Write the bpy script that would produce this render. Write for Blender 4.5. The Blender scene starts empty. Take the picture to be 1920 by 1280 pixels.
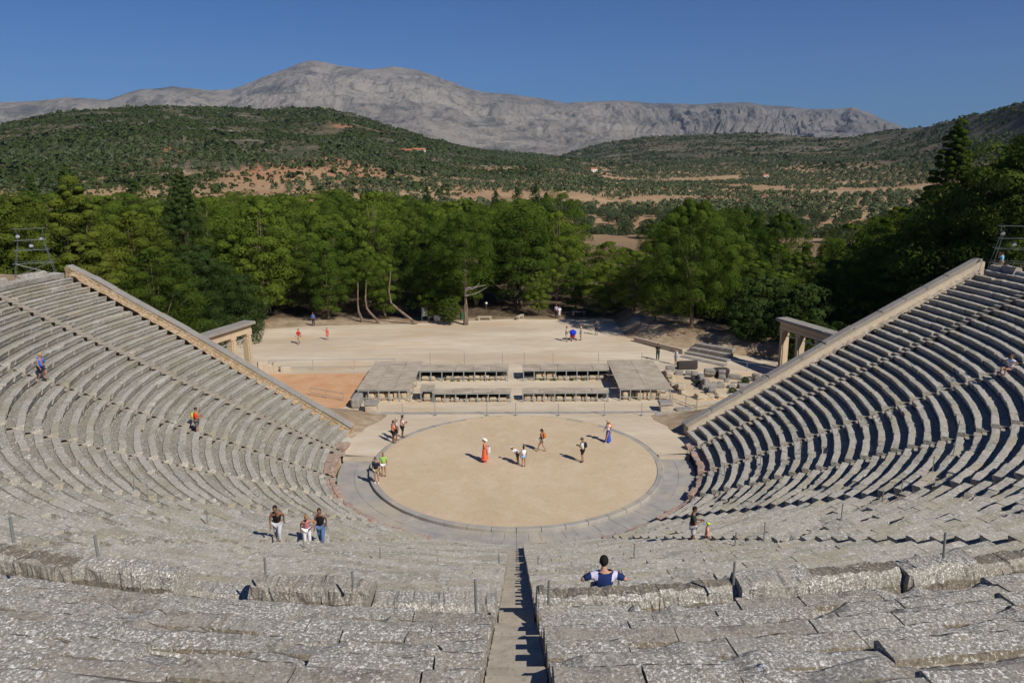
import bpy, bmesh, math, random
import numpy as np
from mathutils import Vector, Matrix, Euler

random.seed(5)
rng = np.random.default_rng(11)
C = bpy.context.scene.collection
R_ = math.radians
PI = math.pi

# ------------------------------------------------------------------ camera
CF, CP, CH, CY, CX, CYAW, CROLL = 1432.05, .2324, 20.586, -50.206, .016, .0048, -.0071
cam_d = bpy.data.cameras.new('camera'); cam = bpy.data.objects.new('camera', cam_d); C.objects.link(cam)
cam_d.sensor_width = 36; cam_d.lens = CF/1920*36; cam_d.clip_start = .3; cam_d.clip_end = 40000
cam.matrix_world = Matrix.Translation((CX, CY, CH)) @ Matrix.Rotation(CYAW, 4, 'Z') @ Matrix.Rotation(PI/2-CP, 4, 'X') @ Matrix.Rotation(CROLL, 4, 'Z')
bpy.context.scene.camera = cam

# ------------------------------------------------------------------ sky, sun, exposure
SUN_AZ, SUN_EL = R_(-48), R_(41)
S = Vector((math.cos(SUN_AZ)*math.cos(SUN_EL), math.sin(SUN_AZ)*math.cos(SUN_EL), math.sin(SUN_EL)))
w = bpy.data.worlds.new('World'); bpy.context.scene.world = w; w.use_nodes = True
nt = w.node_tree; sky = nt.nodes.new('ShaderNodeTexSky'); sky.sky_type = 'NISHITA'; sky.sun_disc = False
sky.sun_elevation = SUN_EL; sky.sun_rotation = R_(90)-SUN_AZ; sky.air_density = 1.0; sky.dust_density = .3; sky.ozone_density = 6.0; sky.altitude = 300
bg = nt.nodes['Background']; bg.inputs['Strength'].default_value = .050
tint = nt.nodes.new('ShaderNodeMix'); tint.data_type = 'RGBA'; tint.blend_type = 'MULTIPLY'; tint.inputs[0].default_value = 1; tint.inputs[7].default_value = (.40, .72, 1.20, 1)
nt.links.new(sky.outputs[0], tint.inputs[6]); nt.links.new(tint.outputs[2], bg.inputs[0])
sun_d = bpy.data.lights.new('sun', 'SUN'); sun_d.energy = 4.7; sun_d.angle = R_(.5); sun_d.color = (1, .94, .84)
sun = bpy.data.objects.new('sun', sun_d); C.objects.link(sun); sun.rotation_euler = S.to_track_quat('Z', 'Y').to_euler()
sun.location = (60, -120, 120)
vs = bpy.context.scene.view_settings; vs.view_transform = 'Standard'; vs.look = 'None'; vs.exposure = 0; vs.gamma = 1
bpy.context.scene.cycles.max_bounces = 5; bpy.context.scene.cycles.diffuse_bounces = 3
bpy.context.scene.cycles.transparent_max_bounces = 6

# ------------------------------------------------------------------ helpers
def pixdir(u, v):
    a, b = u-960, v-640
    cr, sr = math.cos(CROLL), math.sin(CROLL)
    a, b = cr*a+sr*b, -sr*a+cr*b
    cp, sp = math.cos(CP), math.sin(CP)
    dx, up = a/CF, -b/CF
    dy, dz = cp+up*sp, -sp+up*cp
    c, s = math.cos(CYAW), math.sin(CYAW)
    return c*dx-s*dy, s*dx+c*dy, dz
def at(u, v, z=0.):                       # ground point seen at a place of the survey photo
    dx, dy, dz = pixdir(u, v); t = (z-CH)/dz
    return CX+dx*t, CY+dy*t
def proj(x, y, z):
    dx, dy, dz = x-CX, y-CY, z-CH
    c, s = math.cos(CYAW), math.sin(CYAW); dx, dy = c*dx+s*dy, -s*dx+c*dy
    cp, sp = math.cos(CP), math.sin(CP)
    dep = dy*cp-dz*sp; up = dy*sp+dz*cp
    u, v = CF*dx/dep, -CF*up/dep
    cr, sr = math.cos(CROLL), math.sin(CROLL)
    return 960+cr*u-sr*v, 640+sr*u+cr*v
def tag(o, label=None, cat=None, group=None, kind=None):
    if label: o['label'] = label
    if cat: o['category'] = cat
    if group: o['group'] = group
    if kind: o['kind'] = kind
    return o
def empty(name, loc=(0, 0, 0), rz=0):
    o = bpy.data.objects.new(name, None); C.objects.link(o); o.location = loc; o.rotation_euler = (0, 0, rz); o.empty_display_size = .2
    return o
def thing(name, label, cat, loc=(0, 0, 0), rz=0, group=None):
    return tag(empty(name, loc, rz), label, cat, group)
def qmesh(name, V, F, mat, parent=None, smooth=False, midx=None):
    V = np.asarray(V, np.float32); F = np.asarray(F, np.int32)
    m = bpy.data.meshes.new(name); k = F.shape[1]
    m.vertices.add(len(V)); m.vertices.foreach_set('co', V.ravel())
    m.loops.add(F.size); m.loops.foreach_set('vertex_index', F.ravel())
    m.polygons.add(len(F)); m.polygons.foreach_set('loop_start', np.arange(0, F.size, k, dtype=np.int32))
    m.polygons.foreach_set('loop_total', np.full(len(F), k, np.int32))
    for mt in (mat if isinstance(mat, (list, tuple)) else [mat]): m.materials.append(mt)
    if midx is not None: m.polygons.foreach_set('material_index', np.asarray(midx, np.int32))
    m.polygons.foreach_set('use_smooth', np.full(len(F), bool(smooth)))
    m.update(calc_edges=True); m.validate()
    o = bpy.data.objects.new(name, m); C.objects.link(o)
    if parent: o.parent = parent
    return o
class MB:
    def __init__(s): s.v = []; s.f = []; s.m = []
    def add(s, V, F, m=0):
        n = len(s.v); s.v += [tuple(map(float, p)) for p in V]; s.f += [tuple(int(i)+n for i in f) for f in F]; s.m += [m]*len(F)
    def box(s, c, d, rz=0, m=0, rot=None):
        hx, hy, hz = d[0]/2, d[1]/2, d[2]/2
        M = rot if rot is not None else Matrix.Rotation(rz, 3, 'Z')
        V = [M @ Vector((a*hx, b*hy, e*hz))+Vector(c) for a in (-1, 1) for b in (-1, 1) for e in (-1, 1)]
        s.add(V, [(0, 1, 3, 2), (4, 6, 7, 5), (0, 4, 5, 1), (2, 3, 7, 6), (0, 2, 6, 4), (1, 5, 7, 3)], m)
    def tube(s, p0, p1, r0, r1=None, n=7, m=0):
        r1 = r0 if r1 is None else r1
        p0, p1 = Vector(p0), Vector(p1); d = (p1-p0)
        if d.length < 1e-6: return
        q = d.to_track_quat('Z', 'Y'); V = []
        for p, r in ((p0, r0), (p1, r1)):
            for i in range(n): V.append(p+q @ Vector((r*math.cos(2*PI*i/n), r*math.sin(2*PI*i/n), 0)))
        s.add(V, [(i, (i+1) % n, n+(i+1) % n, n+i) for i in range(n)]+[tuple(range(n-1, -1, -1)), tuple(range(n, 2*n))], m)
    def chain(s, pts, rs, n=8, m=0):
        V = []; F = []
        pts = [Vector(p) for p in pts]
        for k, p in enumerate(pts):
            d = (pts[min(k+1, len(pts)-1)]-pts[max(k-1, 0)]); q = d.to_track_quat('Z', 'Y')
            for i in range(n): V.append(p+q @ Vector((rs[k]*math.cos(2*PI*i/n), rs[k]*math.sin(2*PI*i/n), 0)))
        for k in range(len(pts)-1):
            for i in range(n): F.append((k*n+i, k*n+(i+1) % n, (k+1)*n+(i+1) % n, (k+1)*n+i))
        F += [tuple(range(n-1, -1, -1)), tuple(range((len(pts)-1)*n, len(pts)*n))]
        s.add(V, F, m)
    def ell(s, c, r, nu=12, nv=8, m=0, M=None):
        V = []; F = []
        for j in range(nv+1):
            t = PI*j/nv
            for i in range(nu):
                p = Vector((r[0]*math.sin(t)*math.cos(2*PI*i/nu), r[1]*math.sin(t)*math.sin(2*PI*i/nu), r[2]*math.cos(t)))
                if M is not None: p = M @ p
                V.append(Vector(c)+p)
        for j in range(nv):
            for i in range(nu): F.append((j*nu+i, (j+1)*nu+i, (j+1)*nu+(i+1) % nu, j*nu+(i+1) % nu))
        s.add(V, F, m)
    def build(s, name, mat, parent=None, smooth=False):
        m = bpy.data.meshes.new(name); m.from_pydata(s.v, [], s.f)
        for mt in (mat if isinstance(mat, (list, tuple)) else [mat]): m.materials.append(mt)
        m.polygons.foreach_set('material_index', s.m)
        m.polygons.foreach_set('use_smooth', [bool(smooth)]*len(m.polygons))
        m.update()
        o = bpy.data.objects.new(name, m); C.objects.link(o)
        if parent: o.parent = parent
        return o
def hsh(i, j, k, seed):
    n = (i.astype(np.int64)*73856093) ^ (j.astype(np.int64)*19349663) ^ (k.astype(np.int64)*83492791) ^ (seed*2654435761 & 0x7fffffff)
    n = (n ^ (n >> 13))*1274126177 & 0x7fffffff
    n = (n ^ (n >> 16)) & 0xffff
    return n/32767.5-1.
def vnoise(P, sc, seed=0):
    P = np.asarray(P, float)*sc; I = np.floor(P).astype(int); f = P-I; f = f*f*(3-2*f); r = 0
    for a in (0, 1):
        for b in (0, 1):
            for c in (0, 1):
                wgt = (f[..., 0] if a else 1-f[..., 0])*(f[..., 1] if b else 1-f[..., 1])*(f[..., 2] if c else 1-f[..., 2])
                r = r+wgt*hsh(I[..., 0]+a, I[..., 1]+b, I[..., 2]+c, seed)
    return r
def fbm(P, sc, oct=4, seed=0, gain=.5):
    r = 0; a = 1
    for o in range(oct): r = r+a*vnoise(P, sc*2**o, seed+o*7); a *= gain
    return r
def sstep(a, b, x): t = np.clip((x-a)/(b-a), 0, 1); return t*t*(3-2*t)

# ------------------------------------------------------------------ materials
class NT:
    def __init__(s, name):
        s.mat = bpy.data.materials.new(name); s.mat.use_nodes = True; s.t = s.mat.node_tree
        s.b = s.t.nodes['Principled BSDF']; s.out = s.t.nodes['Material Output']
        tc = s.t.nodes.new('ShaderNodeNewGeometry'); s.pos = tc.outputs['Position']
        s.b.inputs['Specular IOR Level'].default_value = .25
    def n(s, t, **k):
        nd = s.t.nodes.new(t)
        for a, b in k.items(): setattr(nd, a, b)
        return nd
    def l(s, a, b): s.t.links.new(a, b)
    def noise(s, sc, det=4, rough=.55, vec=None, scl=None, dist=0):
        nd = s.n('ShaderNodeTexNoise'); nd.inputs['Scale'].default_value = sc; nd.inputs['Detail'].default_value = det; nd.inputs['Roughness'].default_value = rough
        nd.inputs['Distortion'].default_value = dist
        vv = vec or s.pos
        if scl:
            mp = s.n('ShaderNodeMapping'); mp.inputs['Scale'].default_value = scl; s.l(vv, mp.inputs[0]); vv = mp.outputs[0]
        s.l(vv, nd.inputs['Vector']); return nd.outputs['Fac']
    def vor(s, sc, feat='F1', rnd=1):
        nd = s.n('ShaderNodeTexVoronoi'); nd.feature = feat; nd.inputs['Scale'].default_value = sc; s.l(s.pos, nd.inputs['Vector']); return nd
    def ramp(s, fac, stops):
        nd = s.n('ShaderNodeValToRGB'); e = nd.color_ramp.elements
        while len(e) < len(stops): e.new(.5)
        for el, (p, c) in zip(e, stops): el.position = p; el.color = (*(c if hasattr(c, '__len__') else (c, c, c)), 1)
        s.l(fac, nd.inputs[0]); return nd.outputs[0]
    def mix(s, f, a, b, mode='MIX'):
        nd = s.n('ShaderNodeMix', data_type='RGBA', blend_type=mode)
        for i, x in ((0, f), (6, a), (7, b)):
            if hasattr(x, 'links') or hasattr(x, 'is_linked'): s.l(x, nd.inputs[i])
            else: nd.inputs[i].default_value = x if i == 0 else (*x, 1)
        return nd.outputs[2]
    def math(s, op, a, b=0.):
        nd = s.n('ShaderNodeMath', operation=op)
        for i, x in enumerate((a, b)):
            if hasattr(x, 'is_linked'): s.l(x, nd.inputs[i])
            else: nd.inputs[i].default_value = x
        return nd.outputs[0]
    def bump(s, h, st=.5, dist=.02):
        nd = s.n('ShaderNodeBump'); nd.inputs['Strength'].default_value = st; nd.inputs['Distance'].default_value = dist; s.l(h, nd.inputs['Height']); s.l(nd.outputs[0], s.b.inputs['Normal'])
    def fin(s, col, rough=.9):
        if hasattr(col, 'is_linked'): s.l(col, s.b.inputs['Base Color'])
        else: s.b.inputs['Base Color'].default_value = (*col, 1)
        s.b.inputs['Roughness'].default_value = rough; return s.mat
def plain(name, col, rough=.8, metal=0, var=.15, sc=8):
    t = NT(name); f = t.noise(sc, 3)
    c = t.mix(f, tuple(x*(1-var) for x in col), tuple(min(1, x*(1+var)) for x in col))
    t.b.inputs['Metallic'].default_value = metal
    return t.fin(c, rough)

def stone_mat(name, base=(.34, .31, .27), dark=(.115, .10, .085), warm=(.40, .31, .21), lich=.62, lsc=9., la=.56):
    t = NT(name)
    big = t.noise(.55, 5, .6); mid = t.noise(3.2, 6, .7); fine = t.noise(22, 4, .7)
    c = t.mix(t.ramp(big, [(.35, 0.), (.65, 1.)]), base, tuple(x*.82 for x in base))
    c = t.mix(t.ramp(t.noise(1.3, 4, .6), [(.55, 0.), (.75, .55)]), c, warm)
    c = t.mix(t.ramp(mid, [(.28, .8), (.44, .0)]), c, dark)
    l = t.noise(lsc, 5, .72, dist=.6)
    m2 = t.math('MULTIPLY', t.ramp(l, [(la, 0.), (la+.06, 1.)]), t.ramp(t.noise(1.1, 3), [(.34, .35), (.55, 1.)]))
    c = t.mix(m2, c, (lich, lich*.985, lich*.94))
    c = t.mix(t.ramp(fine, [(.3, .7), (.5, 0.)]), c, dark)
    h = t.math('ADD', t.math('MULTIPLY', mid, .7), t.math('MULTIPLY', fine, .3))
    t.bump(h, .8, .05); return t.fin(c, .95)
M = {}
M['seat'] = stone_mat('weathered_limestone', base=(.475, .44, .37), warm=(.49, .41, .29), la=.54, lich=.68)
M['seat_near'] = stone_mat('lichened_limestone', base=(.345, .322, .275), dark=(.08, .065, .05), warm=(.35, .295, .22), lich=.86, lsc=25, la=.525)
for nd in M['seat_near'].node_tree.nodes:
    if nd.type == 'TEX_NOISE' and abs(nd.inputs['Scale'].default_value-3.2) < .01: nd.inputs['Scale'].default_value = 7
M['seat_b'] = stone_mat('brownish_limestone', base=(.44, .40, .305), warm=(.46, .38, .25), la=.56, lich=.62)
M['seat_c'] = stone_mat('dark_limestone', base=(.37, .35, .285), la=.53, lich=.66)
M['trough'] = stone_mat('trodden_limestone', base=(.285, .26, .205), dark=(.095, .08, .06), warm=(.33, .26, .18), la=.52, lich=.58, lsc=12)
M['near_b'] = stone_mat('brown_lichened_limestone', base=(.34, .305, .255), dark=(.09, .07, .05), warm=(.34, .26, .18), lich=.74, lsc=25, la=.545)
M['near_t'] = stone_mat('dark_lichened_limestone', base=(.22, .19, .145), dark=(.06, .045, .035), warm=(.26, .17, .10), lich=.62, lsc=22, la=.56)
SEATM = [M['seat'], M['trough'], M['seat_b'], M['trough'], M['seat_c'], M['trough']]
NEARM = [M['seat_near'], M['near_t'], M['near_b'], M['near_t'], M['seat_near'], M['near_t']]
M['coping'] = stone_mat('coping_stone', base=(.33, .31, .28), dark=(.17, .155, .14), lich=.5, la=.6)
M['cream'] = stone_mat('cream_limestone', base=(.62, .50, .34), dark=(.36, .27, .17), warm=(.66, .43, .24), lich=.66, la=.62)
M['dressed'] = stone_mat('dressed_stone', base=(.55, .47, .36), dark=(.27, .22, .16), warm=(.6, .45, .28), lich=.62, la=.6)  # squared stone's own colour, greyer than the cream limestone
M['pinkstone'] = stone_mat('reddish_limestone', base=(.43, .31, .25), dark=(.22, .13, .10), warm=(.5, .28, .2), lich=.55, la=.58)
t = NT('stair_stone'); c = t.mix(t.ramp(t.noise(2.2, 5), [(.3, 0.), (.7, 1.)]), (.30, .265, .21), (.42, .37, .30)); c = t.mix(t.ramp(t.noise(16, 3), [(.3, .5), (.45, 0.)]), c, (.17, .145, .11)); t.bump(t.noise(14, 4), .4, .02); M['stair'] = t.fin(c)
# rubble: small ochre stones in dark joints
t = NT('rubble'); v = t.vor(7.5); v2 = t.vor(7.5, 'DISTANCE_TO_EDGE')
c = t.mix(t.ramp(v.outputs['Color'], [(.2, 0.), (.8, 1.)]), (.36, .24, .13), (.56, .44, .29))
c = t.mix(t.ramp(v2.outputs['Distance'], [(.0, 1.), (.07, 0.)]), c, (.12, .085, .05)); t.bump(v2.outputs['Distance'], .9, .08); M['rubble'] = t.fin(c)
# sand
t = NT('sand'); c = t.mix(t.ramp(t.noise(.16, 4), [(.35, 0.), (.65, 1.)]), (.55, .425, .275), (.62, .49, .335))
c = t.mix(t.ramp(t.noise(6, 5, .7), [(.35, .35), (.6, 0.)]), c, (.44, .33, .21)); c = t.mix(t.ramp(t.noise(.7, 6, .75, dist=.8), [(.45, 0.), (.7, .5)]), c, (.68, .57, .42)); c = t.mix(t.ramp(t.noise(2.4, 6, .8, dist=1.5), [(.36, .45), (.46, 0.)]), c, (.42, .32, .20)); t.bump(t.noise(14, 5, .8), .5, .03); M['sand'] = t.fin(c, .97)
# forecourt earth, paler, streaked
t = NT('forecourt_earth'); c = t.mix(t.ramp(t.noise(.12, 5, .6, scl=(.45, 1.6, 1)), [(.38, 0.), (.62, 1.)]), (.53, .43, .31), (.68, .59, .45))
c = t.mix(t.ramp(t.noise(.1, 4, .6, scl=(.5, 1.5, 1), dist=1), [(.56, 0.), (.70, .75)]), c, (.62, .41, .23))
c = t.mix(t.ramp(t.noise(.9, 5, .7, scl=(.5, 1.5, 1)), [(.35, .4), (.55, 0.)]), c, (.46, .37, .26)); t.bump(t.noise(9, 4), .3, .02); M['earth'] = t.fin(c, .97)
t = NT('red_earth'); c = t.mix(t.ramp(t.noise(.5, 6, .65), [(.35, 0.), (.65, 1.)]), (.56, .30, .15), (.64, .40, .23)); c = t.mix(t.ramp(t.noise(7, 5, .7), [(.3, .5), (.5, 0.)]), c, (.40, .21, .10)); t.bump(t.noise(12, 4), .5, .03); M['red'] = t.fin(c, .97)
t = NT('paving'); br = t.noise(1.1, 4); c = t.mix(t.ramp(br, [(.3, 0.), (.7, 1.)]), (.30, .285, .27), (.42, .39, .345)); c = t.mix(t.ramp(t.noise(.35, 3, .5), [(.5, 0.), (.7, .6)]), c, (.50, .42, .30)); c = t.mix(t.ramp(t.noise(12, 4), [(.3, .4), (.45, 0.)]), c, (.2, .19, .175)); t.bump(t.noise(12, 4), .3, .02); M['paving'] = t.fin(c)
t = NT('wood_boards'); g = t.noise(1.8, 6, .75, scl=(.5, 5, 1)); c = t.mix(t.ramp(g, [(.3, 0.), (.7, 1.)]), (.17, .145, .115), (.62, .53, .41)); c = t.mix(t.ramp(t.noise(.8, 3), [(.4, 0.), (.7, .5)]), c, (.58, .52, .43)); t.bump(g, .5, .01); M['board'] = t.fin(c)
M['frame'] = plain('galvanised_frame', (.36, .38, .38), .5, .3)
M['postmetal'] = plain('grey_metal_post', (.30, .315, .31), .5, .4)
M['steel'] = plain('scaffold_steel', (.16, .19, .18), .5, .5)
M['rope'] = plain('pale_rope', (.55, .52, .45), .9)
M['white'] = plain('white_paint', (.75, .75, .73), .6)
M['lamp'] = plain('lamp_housing', (.03, .03, .035), .4)
M['glass'] = plain('lamp_glass', (.7, .75, .8), .1)
M['darkwood'] = plain('dark_panel', (.05, .045, .04), .8)
M['binmat'] = plain('green_bin', (.03, .12, .05), .5)
M['roof_tile'] = plain('roof_tile', (.42, .16, .08), .9)
M['wallwhite'] = plain('white_wall', (.75, .70, .62), .9)
M['bark'] = None
t = NT('bark'); c = t.mix(t.ramp(t.noise(5, 5, .7, scl=(1, 1, .3)), [(.35, 0.), (.6, 1.)]), (.07, .05, .035), (.25, .19, .14)); t.bump(t.noise(8, 4, scl=(1, 1, .3)), .8, .05); M['bark'] = t.fin(c)
M['deadwood'] = plain('dead_wood', (.42, .38, .35), .9)
def leaf_mat(name, a, b, tr=.10, sc=.6):
    m = bpy.data.materials.new(name); m.use_nodes = True; n = m.node_tree; n.nodes.remove(n.nodes['Principled BSDF'])
    g = n.nodes.new('ShaderNodeNewGeometry'); no = n.nodes.new('ShaderNodeTexNoise'); no.inputs['Scale'].default_value = sc; no.inputs['Detail'].default_value = 3
    n.links.new(g.outputs['Position'], no.inputs['Vector'])
    oi = n.nodes.new('ShaderNodeObjectInfo'); ad = n.nodes.new('ShaderNodeMath'); ad.operation = 'MULTIPLY_ADD'; ad.inputs[1].default_value = .8
    sub = n.nodes.new('ShaderNodeMath'); sub.operation = 'SUBTRACT'; sub.inputs[1].default_value = .4
    n.links.new(oi.outputs['Random'], ad.inputs[0]); n.links.new(no.outputs['Fac'], sub.inputs[0]); n.links.new(sub.outputs[0], ad.inputs[2])
    mx = n.nodes.new('ShaderNodeMix'); mx.data_type = 'RGBA'; mx.inputs[6].default_value = (*a, 1); mx.inputs[7].default_value = (*b, 1); n.links.new(ad.outputs[0], mx.inputs[0])
    d = n.nodes.new('ShaderNodeBsdfDiffuse'); tl = n.nodes.new('ShaderNodeBsdfTranslucent'); ms = n.nodes.new('ShaderNodeMixShader'); ms.inputs[0].default_value = tr
    n.links.new(mx.outputs[2], d.inputs[0]); n.links.new(mx.outputs[2], tl.inputs[0]); n.links.new(d.outputs[0], ms.inputs[1]); n.links.new(tl.outputs[0], ms.inputs[2])
    n.links.new(ms.outputs[0], n.nodes['Material Output'].inputs[0]); return m
M['pine'] = leaf_mat('pine_needles', (.032, .062, .010), (.128, .172, .024))
M['pinel'] = leaf_mat('yellow_pine_needles', (.050, .078, .012), (.115, .138, .020))
M['shadepine'] = leaf_mat('shaded_pine_needles', (.036, .062, .012), (.080, .112, .020))  # darker needles: shade on the right edge pines put into the colour
M['darkleaf'] = leaf_mat('dark_foliage', (.035, .06, .016), (.065, .095, .024))
M['cypress'] = leaf_mat('cypress_foliage', (.03, .055, .018), (.06, .09, .025))
M['olive'] = leaf_mat('olive_foliage', (.06, .085, .038), (.10, .12, .058), .1)
M['shrub'] = leaf_mat('maquis_foliage', (.030, .048, .014), (.066, .084, .026), .05, .05)
M['grass'] = leaf_mat('weeds', (.07, .12, .03), (.13, .16, .04))

# ------------------------------------------------------------------ theatre geometry
TH0, EX, PW = R_(76.5), 3.2, R_(105.3)          # tangent angle, offset of the outer centres, end-wall angle
R0, PITCH, RISE, Z0, NROW = 12.35, .725, .353, .36, 34
PWS = {-1: PW, 1: R_(103.0)}
KW = .055                                      # the outer wedges widen towards the end walls
def kst(phi): return KW*np.clip((np.abs(phi)-TH0)/(PW-TH0), 0, 1.2)
def cur(rho, phi):
    """plan point of an arc of seat radius rho at angle phi (0 = towards the viewer)"""
    phi = np.asarray(phi, float); rho = np.asarray(rho, float)
    s = np.sign(phi); out = np.abs(phi) > TH0
    cx = np.where(out, -s*EX*math.sin(TH0), 0.); cy = np.where(out, EX*math.cos(TH0), 0.)
    r = rho+np.where(out, EX, 0.)+(rho-12.35)*kst(phi)
    return cx+r*np.sin(phi), cy-r*np.cos(phi)
def coneh(rho): return Z0+(rho-R0)/PITCH*RISE
WDIR = {s: np.array((s*math.sin(PWS[s]), -math.cos(PWS[s]))) for s in (1, -1)}          # along the end walls, outward
WC = {s: np.array((-s*EX*math.sin(TH0), EX*math.cos(TH0))) for s in (1, -1)}
STAIRS = [R_(a) for a in (-93, -76.5, -58, -39.3, -20.6, 0, 20.3, 39.3, 58, 76.5, 93)]
SW = .35

PROF = [(.10, -.37), (.075, -.24), (.055, -.11), (.005, -.075), (-.005, -.02), (.025, 0.), (.19, .004), (.35, 0.), (.385, -.065), (.58, -.07), (.80, -.06)]
LIP = np.array([.2, .5, .6, 1, 1, 1, .7, .8, .7, .5, .1])
MI = []
def blocks(rows, segs, blen, step, prof, seed, rowpar, worn=.10, amp=.010, gap=.006, fin=0., jz=.006, jr=.008, lipp=.35):
    """one mesh (V,F lists) of stone blocks for one row"""
    r = np.random.default_rng(seed); V = []; F4 = []; MI.clear(); n0 = 0
    P = np.array(prof); K = len(P)
    rad, z = rowpar
    for a0, a1 in segs:
        L = (a1-a0)*rad
        if L < .3: continue
        cuts = [0.]
        while cuts[-1] < L: cuts.append(cuts[-1]+r.uniform(*blen))
        cuts[-1] = L
        if len(cuts) > 2 and cuts[-1]-cuts[-2] < .35: cuts.pop(-2)
        for c0, c1 in zip(cuts[:-1], cuts[1:]):
            p0, p1 = a0+(c0+gap/2)/rad, a0+(c1-gap/2)/rad
            n = max(2, int(math.ceil((c1-c0)/step))+1)
            ph = np.linspace(p0, p1, n)[:, None]+np.zeros((1, K))
            dz0, dz1 = r.normal(0, jz, 2); dr = r.normal(0, jr); dr2 = r.normal(0, jr)
            tt = np.linspace(0, 1, n)[:, None]
            rr = rad+P[None, :, 0]+dr+(tt-.5)*dr2
            zz = z+P[None, :, 1]+(dz0*(1-tt)+dz1*tt)*LIP[None, :K]
            if r.random() < worn:
                wd = np.abs(vnoise(np.stack([c0+tt*(c1-c0), tt*0+rad*3, tt*0], -1), 1.6, seed))*r.uniform(.08, .22)
                msk = np.array([0, 0, .1, .7, 1, 1, .7, .2, 0, 0, 0])[None, :K]
                zz = zz-wd*msk; rr = rr+wd*msk*.8
            x, y = cur(rr, ph)
            pts = np.stack([x, y, zz], -1)
            nz = np.stack([vnoise(pts, 2.6, 1)+.6*vnoise(pts, 7, 2), vnoise(pts, 2.6, 3)+.6*vnoise(pts, 7, 4), vnoise(pts, 2.3, 5)+.7*vnoise(pts, 6, 6)], -1)
            pts = pts+nz*amp*LIP[None, :K, None]*np.array([1, 1, .9])
            if fin: pts = pts+np.stack([vnoise(pts, 17, 8), vnoise(pts, 17, 9), vnoise(pts, 15, 10)+.8*np.minimum(0, vnoise(pts, 6, 12))], -1)*fin*LIP[None, :K, None]
            V.append(pts.reshape(-1, 3))
            i = np.arange(n-1)[:, None]*K; j = np.arange(K-1)[None, :]
            q = np.stack([i+j, i+K+j, i+K+j+1, i+j+1], -1).reshape(-1, 4)+n0
            F4.append(q); var = 2*int(r.choice(3, p=(.62, .24, .14)))
            lipd = 4 if r.random() < lipp else -1
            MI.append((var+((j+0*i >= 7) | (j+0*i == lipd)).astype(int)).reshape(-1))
            # end caps: fans kept as quads to the bottom corner
            for b in (0, (n-1)*K):
                for k in range(1, K-2, 1):
                    F4.append(np.array([[n0+b, n0+b+k, n0+b+k+1, n0+b+k+1]])); MI.append(np.array([var]))
            n0 += n*K
    return V, F4
def emit(name, V, F4, mat, parent, mi=None):
    if not V: V, F4 = [np.zeros((3, 3))], [np.array([[0, 1, 2, 2]])]
    V = np.concatenate(V); F = np.concatenate(F4)
    tri = F[:, 2] == F[:, 3]
    m = bpy.data.meshes.new(name); nq, ntr = (~tri).sum(), tri.sum()
    loops = np.concatenate([F[~tri].ravel(), F[tri][:, :3].ravel()]).astype(np.int32)
    starts = np.concatenate([np.arange(nq)*4, nq*4+np.arange(ntr)*3]).astype(np.int32)
    m.vertices.add(len(V)); m.vertices.foreach_set('co', V.astype(np.float32).ravel())
    m.loops.add(len(loops)); m.loops.foreach_set('vertex_index', loops)
    m.polygons.add(nq+ntr); m.polygons.foreach_set('loop_start', starts)
    m.polygons.foreach_set('loop_total', np.concatenate([np.full(nq, 4), np.full(ntr, 3)]).astype(np.int32))
    if isinstance(mat, list):
        mi = np.concatenate(MI if mi is None else mi)
        for mt in mat: m.materials.append(mt)
        if len(mi) == len(F): m.polygons.foreach_set('material_index', np.concatenate([mi[~tri], mi[tri]]).astype(np.int32))
    else: m.materials.append(mat)
    m.polygons.foreach_set('use_smooth', np.zeros(nq+ntr, bool))
    m.update(calc_edges=True); m.validate()
    o = bpy.data.objects.new(name, m); C.objects.link(o); o.parent = parent; return o
def segs_for(rad, stairs, lim, half=SW):
    edges = [-lim]+[x for s in stairs for x in (s-half/rad, s+half/rad)]+[lim]
    return [(edges[i], edges[i+1]) for i in range(0, len(edges), 2)]

theatre = thing('ancient_theatre', 'ancient grey stone theatre with curved seat rows round the sandy circle', 'theatre')
LIMW, LIMR = PW-R_(.8), PWS[1]-R_(.8)
rT, zT = R0+PITCH*33, Z0+RISE*33
ZD, RD = 11.55, 38.9
PTH = [(.10, -.37), (.02, 0), (.44, .0), (.49, .48), (.56, .54), (.90, .53), (1.0, .46), (1.03, .26), (1.06, .04), (1.07, -.18), (1.08, -.45)]
UP, UR, UZ = .77, .378, 13.42
PUP = [(.06, -.42), (.05, -.26), (.04, -.12), (.01, -.08), (-.005, -.05), (.07, 0.), (.20, .004), (.40, -.002), (.45, -.10), (.64, -.11), (.86, -.09)]
def wedge_base(name, a0, a1, ra, rb, zf, nr, mat):
    A = np.linspace(a0, a1, 14); Rr = np.linspace(ra, rb, nr); RR, AA = np.meshgrid(Rr, A, indexing='ij'); x, y = cur(RR, AA)
    V = np.stack([x, y, zf(RR)], -1).reshape(-1, 3); i = np.arange(nr-1)[:, None]*14; j = np.arange(13)[None]
    return qmesh(name, V, np.stack([i+j, i+14+j, i+14+j+1, i+j+1], -1).reshape(-1, 4), mat, theatre)
ORD = ('first', 'second', 'third', 'fourth', 'fifth', 'sixth')
edges = [-LIMW]+STAIRS+[LIMR]
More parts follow.
